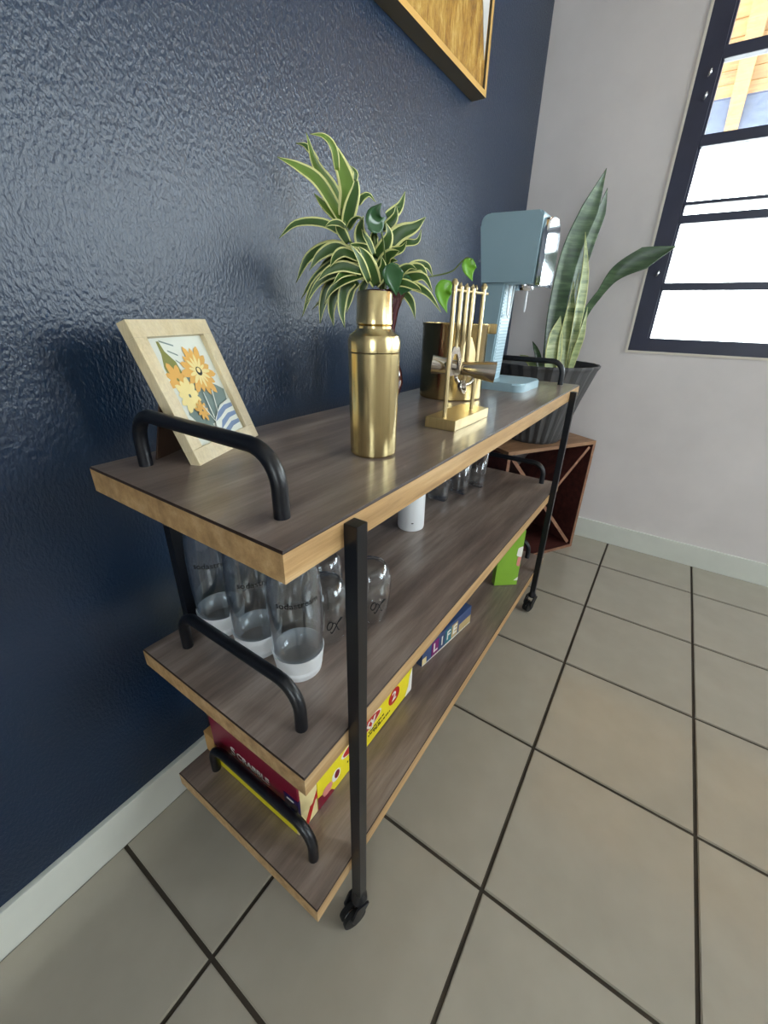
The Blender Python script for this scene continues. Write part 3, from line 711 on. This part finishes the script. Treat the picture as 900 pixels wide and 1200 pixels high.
# ================================================================ brass ice bucket
ib = thing('ice_bucket', 'round brass ice bucket with dark reflections behind the bar tool stand', 'ice bucket', (0.806, -0.232, 0.822))
link('body', lathe([(0, 0), (0.078, 0), (0.0805, 0.003), (0.0805, 0.170), (0.082, 0.173), (0.082, 0.177), (0.0785, 0.177), (0.078, 0.01), (0, 0.008)], 64), 'brass', ib, 'auto')
for a in (-0.95,):
    c, s = math.cos(a), math.sin(a)
    bm = BX((0, -0.010, -0.012), (0.022, 0.010, 0.012), 0.003)
    bm.transform(Matrix.Translation((0.080 * c, 0.080 * s, 0.166)) @ Matrix.Rotation(a, 4, 'Z'))
    link('handle_lug', bm, 'brass', ib, 'auto')

# ================================================================ bar tool stand and its tools
bs = thing('bar_tool_stand', 'brass stand with two posts and a hanging bar on a rectangular block', 'stand', (0.549, -0.376, 0.822))
O = Vector(bs.location)
def loc_bm(bm): bm.transform(Matrix.Translation(-O)); return bm
link('base', loc_bm(BX((0.469, -0.407, 0.822), (0.629, -0.345, 0.842), 0.0015)), 'gold_dull', bs)
A = Vector((0.484, -0.377, 0)); B_ = Vector((0.590, -0.385, 0))
dirv = (B_ - A).normalized()
for P0 in (A, B_):
    link('post', loc_bm(TB([(P0.x, P0.y, 0.842), (P0.x, P0.y, 1.060)], 0.0038, 14)), 'gold_dull', bs, 'auto')
    link('post_cap', loc_bm(lathe([(0, 1.060), (0.0052, 1.060), (0.0058, 1.064), (0.003, 1.069), (0, 1.070)], 14, (P0.x, P0.y))), 'gold_dull', bs, 'auto')
Z = Vector((0, 0, 1))
pa = A - dirv * 0.006 + Z * 1.053; pb = B_ + dirv * 0.016 + Z * 1.053
link('crossbar', loc_bm(TB([pa, pb], 0.0024, 10)), 'gold_dull', bs, 'auto')
side = Vector((dirv.y, -dirv.x, 0))   # towards the room
def hang(i, name, label, cat, fwd, low):
    p = A + dirv * (0.0215 * (i + 1)) + side * fwd
    t_ = thing(name, label, cat, (p.x, p.y, 1.053), 0)
    hk = TB([(0, 0, 0.002), (0, 0, 0.010), tuple(-side * fwd * 0.5 + Z * 0.012), tuple(-side * (fwd + 0.004) + Z * 0.008), tuple(-side * (fwd + 0.004) + Z * 0.0)], 0.0013, 8)
    link('hook', hk, 'gold_dull', t_, True)
    link('handle', TB([(0, 0, 0.008), (0, 0, 0.006), (0, 0, -0.05), (0, 0, low + 0.03), (0, 0, low + 0.028), (0, 0, low)], [0.002, 0.0042, 0.0042, 0.0042, 0.003, 0.003], 12), 'gold_dull', t_, 'auto')
    return t_
t1 = hang(1, 'cocktail_jigger', 'double ended steel jigger on a brass handle hanging crosswise from the stand', 'jigger', 0.0, -0.112)
jd = Vector((0.045, -0.104, -0.009)).normalized()
jm = Vector((0.528, -0.379, 0.927)) - Vector(t1.location)
jm = Vector((0.0, 0.0, -0.126))
j = lathe([(0.0, -0.001), (0.0105, -0.002), (0.0115, -0.005), (0.0165, -0.050), (0.0172, -0.052), (0.016, -0.052), (0.0105, -0.008), (0, -0.006)], 32)
j2 = lathe([(0.0, 0.001), (0.0105, 0.002), (0.012, 0.005), (0.0185, 0.062), (0.0192, 0.064), (0.018, 0.064), (0.0105, 0.008), (0, 0.006)], 32)
rot = jd.to_track_quat('Z', 'Y').to_matrix().to_4x4()
for q in (j, j2):
    q.transform(Matrix.Translation(jm) @ rot)
link('small_cup', j, 'steel', t1, 'auto'); link('large_cup', j2, 'steel', t1, 'auto')
t2 = hang(3, 'cocktail_strainer', 'steel strainer with spring rim and a brass handle hanging behind the jigger', 'strainer', -0.010, -0.075)
bm = bmesh.new()
prism(bm, [(-0.006, -0.075), (0.006, -0.075), (0.026, -0.118), (0.020, -0.135), (-0.02, -0.135), (-0.024, -0.118)], 'y', -0.0012, 0.0012)
bm.transform(Matrix.Rotation(-0.5, 4, 'Z'))
link('plate', bm, 'gold_dull', t2)
coil = [(0.023 * math.cos(a) * math.cos(-0.5), 0.023 * math.cos(a) * math.sin(-0.5), -0.140 + 0.018 * math.sin(a) - 0.004) for a in [PI + PI * k / 16 for k in range(17)]]
link('spring', TB(coil, 0.0036, 8), 'steel', t2, True)
t3 = hang(0, 'bottle_opener', 'brass bottle opener hanging beside the post closest to the gold bottle', 'opener', 0.0, -0.09)
bm = bmesh.new()
outer = round_poly([(-0.007, -0.088), (0.007, -0.088), (0.016, -0.112), (0.014, -0.138), (-0.014, -0.138), (-0.016, -0.112)], 0.004, 3)
inner = [(x * 0.55, -0.116 + (z + 0.116) * 0.55) for x, z in outer]
n = len(outer)
rows = [[bm.verts.new((p[0], y, p[1])) for p in pl] for y, pl in ((-0.0015, outer), (0.0015, outer), (0.0015, inner), (-0.0015, inner))]
for a in range(4):
    for i in range(n):
        bm.faces.new((rows[a][i], rows[a][(i + 1) % n], rows[(a + 1) % 4][(i + 1) % n], rows[(a + 1) % 4][i]))
bm.transform(Matrix.Rotation(-0.3, 4, 'Z'))
link('opener_head', bm, 'steel', t3)
t4 = hang(2, 'bar_spoon', 'bar spoon with round bowl hanging lowest between jigger and strainer', 'spoon', 0.0, -0.15)
bw_ = lathe([(0, -0.0115), (0.006, -0.010), (0.0105, -0.005), (0.0118, 0.0), (0.0108, 0.0), (0.0095, -0.0045), (0.005, -0.009), (0, -0.0105)], 24)
bw_.transform(Matrix.Translation((0.0, -0.0, -0.162)) @ Matrix.Rotation(PI / 2.3, 4, 'X') @ Matrix.Scale(1.15, 4, (0, 1, 0)))
link('bowl', bw_, 'steel', t4, True)

# ================================================================ soda maker
sm = thing('soda_maker', 'light blue soda maker with a chrome front panel standing on the cart top', 'soda maker', (1.07, -0.28, 0.822))
O = Vector(sm.location)
bm = bmesh.new()
prism(bm, round_poly([(-0.185, 1.262), (-0.352, 1.258), (-0.348, 1.097), (-0.207, 1.097)], [0.03, 0.012, 0.006, 0.001]), 'x', 1.0, 1.138)
bmesh.ops.bevel(bm, geom=[e for e in bm.edges if abs(e.verts[0].co.x - e.verts[1].co.x) < 1e-5], offset=0.004, segments=2, affect='EDGES')
link('head', loc_bm(bm), 'blue_plastic', sm, 'auto')
bm = bmesh.new()
prism(bm, [(-0.205, 1.100), (-0.275, 1.100), (-0.262, 0.842), (-0.236, 0.842)], 'x', 1.003, 1.092)
bmesh.ops.bevel(bm, geom=[e for e in bm.edges if abs(e.verts[0].co.x - e.verts[1].co.x) < 1e-5], offset=0.004, segments=2, affect='EDGES')
link('column', loc_bm(bm), 'blue_plastic', sm, 'auto')
bm = bmesh.new()
for k in range(26):
    z = 0.862 + k * 0.0085; y = -0.262 - 0.013 * (z - 0.842) / 0.258
    box(bm, (1.014, y - 0.0016, z), (1.082, y + 0.001, z + 0.004))
o = link('ribbed_panel', loc_bm(bm), 'blue_rib_lit', sm); o['kind'] = 'stuff'
bm = bmesh.new()
prism(bm, round_poly([(0.978, -0.222), (1.152, -0.222), (1.156, -0.375), (0.976, -0.370)], [0.02, 0.02, 0.035, 0.03], 7), 'z', 0.8222, 0.8455)
bmesh.ops.bevel(bm, geom=[e for e in bm.edges if e.verts[0].co.z > 0.845 and e.verts[1].co.z > 0.845], offset=0.005, segments=3, affect='EDGES')
link('base', loc_bm(bm), 'blue_plastic', sm, 'auto')
# chrome panel: rounded arch that folds over the top edge
bm = bmesh.new()
prism(bm, round_poly([(1.008, 1.092), (1.130, 1.092), (1.130, 1.250), (1.008, 1.250)], [0.004, 0.004, 0.045, 0.045], 8), 'y', -0.3535, -0.366)
bmesh.ops.bevel(bm, geom=[e for e in bm.edges if e.verts[0].co.y < -0.365 and e.verts[1].co.y < -0.365], offset=0.004, segments=3, affect='EDGES')
link('chrome_panel', loc_bm(bm), 'chrome', sm, 'auto')
link('lever', loc_bm(TB([(1.138, -0.330, 1.222), (1.162, -0.330, 1.222), (1.164, -0.330, 1.222), (1.176, -0.330, 1.222)], [0.006, 0.006, 0.014, 0.014], 20)), 'chrome', sm, 'auto')
link('nozzle', loc_bm(lathe([(0, 1.083), (0.022, 1.083), (0.024, 1.086), (0.024, 1.0975), (0, 1.0975)], 28, (1.05, -0.313))), 'chrome', sm, 'auto')
link('carbonating_tube', loc_bm(TB([(1.05, -0.322, 1.084), (1.05, -0.322, 1.04), (1.05, -0.322, 1.030)], [0.0028, 0.0028, 0.0015], 10)), 'white_plastic', sm, 'auto')
lp = [(1.026, -0.280, 1.096), (1.026, -0.281, 1.04), (1.030, -0.281, 1.024), (1.040, -0.281, 1.016), (1.050, -0.281, 1.024), (1.054, -0.281, 1.04), (1.054, -0.282, 1.096)]
link('bottle_collar_loop', loc_bm(TB(spline(lp, 4), 0.0022, 8)), 'white_plastic', sm, True)

# ================================================================ crate and snake plant in the corner
cr = thing('wooden_crate', 'mahogany stained wooden crate with crossed dividers on the floor under the snake plant', 'crate', (1.757, -0.505, 0), 0)
cr.rotation_euler = (0, 0, math.atan2(0.52, -0.85))   # local +x runs along the open front towards the blue wall
CW, CD, CH, CT = 0.485, 0.272, 0.535, 0.015
# local -y points to the wall behind (depth)
def cbox(a, b, name, mats=('crate_in', 'crate_edge')):
    bm = BX(a, b)
    for f in bm.faces:
        f.normal_update(); f.material_index = 1 if abs(f.normal.y) > 0.5 and f.calc_center_median().y > -0.02 else 0
    return link(name, bm, list(mats), cr)
cbox((0, 0, 0.0005), (CW, -CD, CT), 'bottom_board')
cbox((0, 0, CT), (CT, -CD, CH - CT), 'side_board'); cbox((CW - CT, 0, CT), (CW, -CD, CH - CT), 'side_board')
for k in range(3):
    d = CD / 3
    cbox((0, -k * d - (0.001 if k else 0), CH - CT), (CW, -(k + 1) * d, CH), 'top_board', ('crate_top', 'crate_top'))
def divider(sgn, cut):
    bm = bmesh.new(); h = 0.0075
    x0, x1, z0, z1 = CT, CW - CT, CT, CH - CT
    if sgn < 0: x0, x1 = x1, x0
    d = Vector((x1 - x0, z1 - z0)).normalized(); nn = Vector((-d.y, d.x)) * h
    a = Vector((x0, z0)) + d * 0.016; b = Vector((x1, z1)) - d * 0.016
    m1 = Vector((CW / 2, CH / 2))
    segs = [(a, b)] if not cut else [(a, m1 - d * 0.009), (m1 + d * 0.009, b)]
    for p, q in segs:
        prism(bm, [tuple(p - nn), tuple(q - nn), tuple(q + nn), tuple(p + nn)], 'y', -0.006, -CD + 0.01)
    for f in bm.faces:
        f.normal_update(); f.material_index = 1 if abs(f.normal.y) > 0.5 and f.calc_center_median().y > -0.02 else 0
    link('divider', bm, ['crate_in', 'crate_edge'], cr)
divider(1, False); divider(-1, True)

SPX, SPY, PZ = 1.628, -0.262, 0.5352
sp = thing('snake_plant', 'snake plant with tall mottled upright leaves in a fluted charcoal pot on the crate', 'plant', (SPX, SPY, PZ))
bm = bmesh.new(); seg = 96; rings = []
prof = [(0.100, 0.0), (0.108, 0.0), (0.1135, 0.012), (0.158, 0.175), (0.197, 0.296), (0.205, 0.309), (0.206, 0.318), (0.199, 0.318), (0.192, 0.305), (0.186, 0.27)]
for k, (r, z) in enumerate(prof):
    row = []
    for i in range(seg):
        ph = (i % 4) / 4.0
        f = (0.0085 * (1 - abs(2 * ph - 0.9))) * (1 if 1 <= k <= 6 else 0)
        if k in (1,): f *= 0.4
        rr = r + f - (0.004 if 1 <= k <= 6 else 0)
        row.append(bm.verts.new((rr * math.cos(2 * PI * i / seg), rr * math.sin(2 * PI * i / seg), z)))
    rings.append(row)
for A_, B2 in zip(rings, rings[1:]):
    for i in range(seg): bm.faces.new((A_[i], A_[(i + 1) % seg], B2[(i + 1) % seg], B2[i]))
bm.faces.new(rings[0])
link('pot', bm, 'pot', sp)
link('soil', lathe([(0, 0.275), (0.06, 0.279), (0.12, 0.273), (0.184, 0.276), (0.18, 0.262), (0, 0.262)], 32), 'soil', sp, True)
pale = {3, 4, 5, 8, 2}
for n_, (pts, ws) in enumerate(SNAKE):
    pts = [tuple(p) for p in pts]
    b0 = Vector(pts[0]); b0.z = PZ + 0.272
    b3 = leaf_bm([tuple(b0)] + pts[1:], 0.05, 0.13, 0.3, 0.0, widths=[q * 0.8 for q in ws], n=6)
    b3.transform(Matrix.Translation((-SPX, -SPY, -PZ)))
    thicken(link('leaf', b3, ['snake_pale' if n_ in pale else 'snake', 'snake_edge' if n_ in pale or n_ == 9 else 'snake'], sp, True), 0.002)

# ================================================================ middle shelf
def bottle_mesh(parent):
    # the clear body sits inside a white cup
    g = [(0.0, 0.012), (0.034, 0.012), (0.0375, 0.05), (0.0395, 0.10), (0.0395, 0.15), (0.036, 0.19), (0.024, 0.226), (0.0165, 0.238), (0.0160, 0.250), (0.0145, 0.250), (0.0148, 0.238), (0.0225, 0.224), (0.0345, 0.188), (0.038, 0.148), (0.038, 0.10), (0.036, 0.052), (0.0325, 0.016), (0.0, 0.016)]
    bt = link('body', lathe(g, 40), 'bottle_glass', parent, True)
    link('base_cup', lathe([(0, 0.0), (0.0310, 0.0), (0.0335, 0.003), (0.0388, 0.042), (0.0392, 0.044), (0.0378, 0.044), (0.035, 0.0115), (0, 0.0105)], 40), 'white_plastic', parent, 'auto')
    link('screw_cap', lathe([(0, 0.2385), (0.0185, 0.2385), (0.0185, 0.258), (0.017, 0.260), (0, 0.260)], 28), 'white_plastic', parent, 'auto')
    return bt
def zmid(x): return zm(x) + 0.0003
b1 = thing('soda_bottle', 'clear soda bottle with white base cup standing closest to the front post of the cart', 'bottle', (0.122, -0.338, zmid(0.122)), 0, 'soda bottles on the middle shelf')
bt = bottle_mesh(b1)
ang = math.atan2(-0.7102 + 0.338, -0.2049 - 0.122)
link('lettering', wrap(text_bm('sodastream', 0.0135, 0.0001, bold=0.0001), 0.0399, ang + 0.10, 0.148), 'black_ink', bt)
copy_thing(b1, (0.116, -0.252, zmid(0.116)), 'clear soda bottle with white base cup, second from the front post of the cart', 0.25)
copy_thing(b1, (0.112, -0.163, zmid(0.112)), 'clear soda bottle with white base cup beside the rear post of the cart', 0.1)

def goblet(x, y, label, mark):
    t_ = thing('stemless_glass', label, 'glass', (x, y, zmid(x)), 0, 'stemless glasses upside down on the middle shelf')
    pr_ = [(0.0, 0.116), (0.013, 0.1165), (0.024, 0.113), (0.032, 0.103), (0.0362, 0.086), (0.0366, 0.066), (0.0345, 0.040), (0.031, 0.015), (0.0295, 0.0), (0.0285, 0.0), (0.030, 0.015), (0.0333, 0.040), (0.0353, 0.066), (0.035, 0.086), (0.0305, 0.101), (0.022, 0.109), (0.012, 0.111), (0, 0.110)]
    g_ = link('bowl', lathe(pr_, 40), 'glass', t_, True)
    if mark:
        ca = math.atan2(-0.7102 - y, -0.2049 - x)
        bm = bmesh.new()
        def sp_(pts):
            P = spline([(p[0], p[1], 0) for p in pts], 4)
            Q = []
            for p in P:
                zz = 0.042 + p.y
                f = (zz - 0.015) / 0.05; r = 0.0312 + 0.0052 * f
                a = ca + 0.35 + p.x / 0.035
                Q.append(((r + 0.0004) * math.cos(a), (r + 0.0004) * math.sin(a), zz))
            tube(bm, Q, 0.0008, 6)
        sp_([(-0.012, 0.002), (-0.009, 0.010), (-0.004, 0.011), (-0.003, 0.003), (-0.007, -0.005), (-0.011, -0.004), (-0.012, 0.002)])
        sp_([(-0.003, 0.006), (0.000, 0.008), (0.004, 0.002), (0.008, -0.010), (0.011, -0.012)])
        sp_([(0.013, 0.014), (0.008, 0.008), (0.002, -0.004), (-0.004, -0.014), (-0.006, -0.010)])
        sp_([(0.008, 0.006), (0.012, 0.009), (0.016, 0.012)])
        link('script_mark', bm, 'black_ink', g_)
    return t_
goblet(0.203, -0.322, 'upside down stemless glass with black script mark behind the first soda bottle', True)
goblet(0.290, -0.352, 'upside down stemless glass with black script mark beyond the front post', True)
goblet(0.262, -0.262, 'plain upside down stemless glass behind the two marked glasses', False)
goblet(0.197, -0.232, 'plain upside down stemless glass between the soda bottles and the blue wall', False)

wc = thing('white_canister', 'white cylindrical device with a small dark dot alone on the middle shelf', 'canister', (0.651, -0.222, zmid(0.651)))
cb = link('body', lathe([(0, 0), (0.032, 0), (0.0345, 0.002), (0.0355, 0.006), (0.0345, 0.125), (0.032, 0.129), (0, 0.129)], 48), 'white_plastic', wc, 'auto')
ca = math.atan2(-0.7102 + 0.222, -0.2049 - 0.651)
bm = BX((-0.0005, -0.0028, -0.0012), (0.0005, 0.0028, 0.0012), 0.0003)
bm.transform(Matrix.Rotation(ca + 0.12, 4, 'Z') @ Matrix.Translation((0.0354, 0, 0.026)))
link('indicator_dot', bm, 'black_ink', cb)

def tumbler(x, y, label, first=None):
    if first: return copy_thing(first, (x, y, zmid(x)), label)
    t_ = thing('glass_tumbler', label, 'glass', (x, y, zmid(x)), 0, 'tumblers at the crate end of the middle shelf')
    link('glass_wall', lathe([(0, 0.0), (0.030, 0.0), (0.0315, 0.004), (0.036, 0.13), (0.0345, 0.13), (0.030, 0.012), (0, 0.010)], 36), 'glass', t_, True)
    return t_
ft = tumbler(0.965, -0.215, 'straight clear tumbler in the middle of the row of three under the ice bucket')
tumbler(1.060, -0.235, 'straight clear tumbler closest to the far end rail of the middle shelf', ft)
tumbler(0.872, -0.190, 'straight clear tumbler closest to the white canister', ft)

# ================================================================ bottom shelf
def zbo(x): return zb(x) + 0.0004
def gbox(name, label, cat, a, b, mat, group='game boxes on the bottom shelf', rz=0.0):
    cx, cy = (a[0] + b[0]) / 2, (a[1] + b[1]) / 2
    t_ = thing(name, label, cat, (cx, cy, a[2]), rz, group)
    w, d, h = abs(b[0] - a[0]) / 2, abs(b[1] - a[1]) / 2, b[2] - a[2]
    link('carton', BX((-w, -d, 0), (w, d, h), 0.0012), mat, t_)
    return t_, w, d, h
# cream box with red stripe, yellow end
t_, w, d, h = gbox('card_game_box', 'thin cream box with a red stripe and a yellow end under the maroon box', 'game box', (0.056, -0.374, zbo(0.056)), (0.103, -0.150, zb(0.056) + 0.041), 'cream_card')
link('yellow_end', BX((-w - 0.0006, -d + 0.004, 0.001), (-w, d, h - 0.001)), 'yellow_card', t_)
bm = bmesh.new(); prism(bm, [(-0.012, 0.001), (0.000, 0.001), (0.018, h - 0.001), (0.006, h - 0.001)], 'y', -d - 0.0006, -d)
link('red_stripe', bm, 'red_card', t_)
# scrabble
ztop = zb(0.056) + 0.0415
t_, w, d, h = gbox('word_game_box', 'maroon word game box with cream capital lettering and a navy corner near the end rail', 'game box', (0.0605, -0.374, ztop), (0.103, -0.142, ztop + 0.085), 'maroon_card')
link('lettering', place(text_bm('S', 0.030, 0.0002, bold=0.0004), (-w - 0.0004, 0.052, 0.032), (0, -1, 0), (0, 0, 1)), 'white_card', t_)
link('lettering', place(text_bm('CRABBLE', 0.0215, 0.0002, bold=0.0004, align='LEFT'), (-w - 0.0004, 0.042, 0.031), (0, -1, 0), (0, 0, 1)), 'white_card', t_)
link('navy_corner', BX((-w - 0.0005, -d - 0.0005, 0.0), (-w + 0.004, -d + 0.033, 0.046)), 'navy_card', t_)
link('cream_side', BX((-w + 0.004, -d - 0.0006, 0.0), (w, -d, 0.0845)), 'cream_card', t_)
bm = bmesh.new(); prism(bm, [(0.0095, 0.0), (w, 0.0), (w, 0.012), (w, 0.022)], 'y', -d - 0.0010, -d - 0.0005)
link('red_stripe', bm, 'red_card', t_)
link('white_mark', BX((-w - 0.0009, -d + 0.010, 0.034), (-w - 0.0004, -d + 0.026, 0.038)), 'white_card', t_)
# yellow long box
t_, w, d, h = gbox('party_game_box', 'long bright yellow game box with red ovals and small print beside the front post', 'game box', (0.1045, -0.374, zbo(0.1045)), (0.428, -0.150, zb(0.1045) + 0.082), 'yellow_card')
F = -d - 0.0004
bm = bmesh.new(); prism(bm, round_poly([(-0.162, 0.0), (-0.118, 0.0), (-0.126, 0.014), (-0.146, 0.016), (-0.150, 0.030), (-0.162, 0.034)], 0.003, 2), 'y', F, -d)
link('maroon_print', bm, 'maroon_card', t_)
def disc(cx, cz, rx, rz, mat, lift=0.0, nm='printed_oval'):
    bm = bmesh.new(); prism(bm, [(cx + rx * math.cos(2 * PI * k / 20), cz + rz * math.sin(2 * PI * k / 20)) for k in range(20)], 'y', F - lift, -d)
    return link(nm, bm, mat, t_)
disc(-0.137, 0.027, 0.014, 0.012, 'pink_card'); disc(-0.112, 0.036, 0.012, 0.014, 'white_card')
disc(-0.110, 0.037, 0.007, 0.010, 'maroon_card', 0.0003)
disc(-0.031, 0.062, 0.066, 0.018, 'white_card'); disc(-0.031, 0.062, 0.061, 0.0155, 'red_card', 0.0003)
link('lettering', place(text_bm('Risky', 0.041, 0.0003, bold=0.0006), (-0.031, F - 0.0006, 0.062), (1, 0, 0), (0, 0, 1)), 'white_card', t_)
def dashes(x0, z, n, k):
    bm = bmesh.new(); x = x0
    for i in range(n):
        wd = 0.003 + 0.004 * ((i * k) % 3)
        box(bm, (x, F - 0.0003, z), (x + wd, -d, z + 0.0035)); x += wd + 0.0025
    link('small_print', bm, 'black_ink', t_)
dashes(-0.080, 0.030, 7, 2); dashes(-0.010, 0.034, 6, 5); dashes(0.008, 0.020, 7, 4); dashes(-0.012, 0.026, 5, 7)
disc(0.084, 0.052, 0.022, 0.021, 'red_card', 0.0003)
link('lettering', place(text_bm('2', 0.034, 0.0003, bold=0.0006), (0.083, F - 0.0006, 0.053), (1, 0, 0), (0, 0, 1)), 'white_card', t_)
bm = bmesh.new(); prism(bm, round_poly([(0.132, 0.0), (0.1615, 0.0), (0.1615, 0.07), (0.150, 0.05), (0.146, 0.022)], 0.004, 3), 'y', F - 0.0002, -d)
link('white_print', bm, 'white_card', t_)
# tan cardboard box
gbox('cardboard_box', 'small tan cardboard box in the corner between the end rail and the wall', 'box', (0.0605, -0.1405, zbo(0.0605)), (0.300, -0.109, zb(0.072) + 0.055), 'tan_card')
# LIFE
ang_l = math.atan2(-0.031, 0.228)
t_ = thing('board_game_box', 'flat colourful board game box printed LIFE halfway along the bottom shelf', 'game box', (0.640, -0.279, zbo(0.640)), ang_l, 'game boxes on the bottom shelf')
w, d, h = 0.118, 0.095, 0.062
link('carton', BX((-w, -d, 0.0), (w, d, h), 0.0012), 'slate_card', t_)
F = -d - 0.0004
link('sand_band', BX((0.055, F, 0.002), (w, -d, 0.03)), 'sand_card', t_)
link('white_rim', BX((-w, F, 0.0), (w, -d, 0.004)), 'white_card', t_)
link('badge', BX((-w, F - 0.0006, 0.006), (-w + 0.018, -d, 0.026)), 'cream_card', t_)
for k, (ch, mm) in enumerate((('L', 'purple_card'), ('I', 'slate_card'), ('F', 'teal_card'), ('E', 'sand_card'))):
    x = -0.062 + k * 0.031
    tl = link('letter_tile', BX((x - 0.0152, F - 0.0004, 0.007), (x + 0.0152, -d, 0.052)), mm, t_)
    link('lettering', place(text_bm(ch, 0.042, 0.0003, bold=0.0006), (x, F - 0.0007, 0.030), (1, 0, 0), (0, 0, 1)), 'white_card', tl)
# green upright box
ag = math.atan2(-0.061, 0.051)
t_ = thing('green_box', 'upright lime green carton near the far end of the bottom shelf', 'box', (0.974, -0.380, zbo(0.974)), ag, 'game boxes on the bottom shelf')
gw = 0.080
link('carton', BX((0, 0, 0.001), (gw, 0.026, 0.215), 0.001), 'green_card', t_)
bm = bmesh.new(); prism(bm, [(gw - 0.014, 0.020), (gw, 0.020), (gw, 0.034)], 'y', -0.0006, 0); prism(bm, round_poly([(gw - 0.018, 0.118), (gw, 0.112), (gw, 0.155), (gw - 0.016, 0.148)], 0.004, 3), 'y', -0.0006, 0)
link('white_print', bm, 'white_card', t_)
bm = bmesh.new(); prism(bm, round_poly([(gw - 0.013, 0.080), (gw - 0.002, 0.076), (gw - 0.001, 0.114), (gw - 0.013, 0.114)], 0.004, 3), 'y', -0.0008, 0)
link('pink_print', bm, 'pink_card', t_)
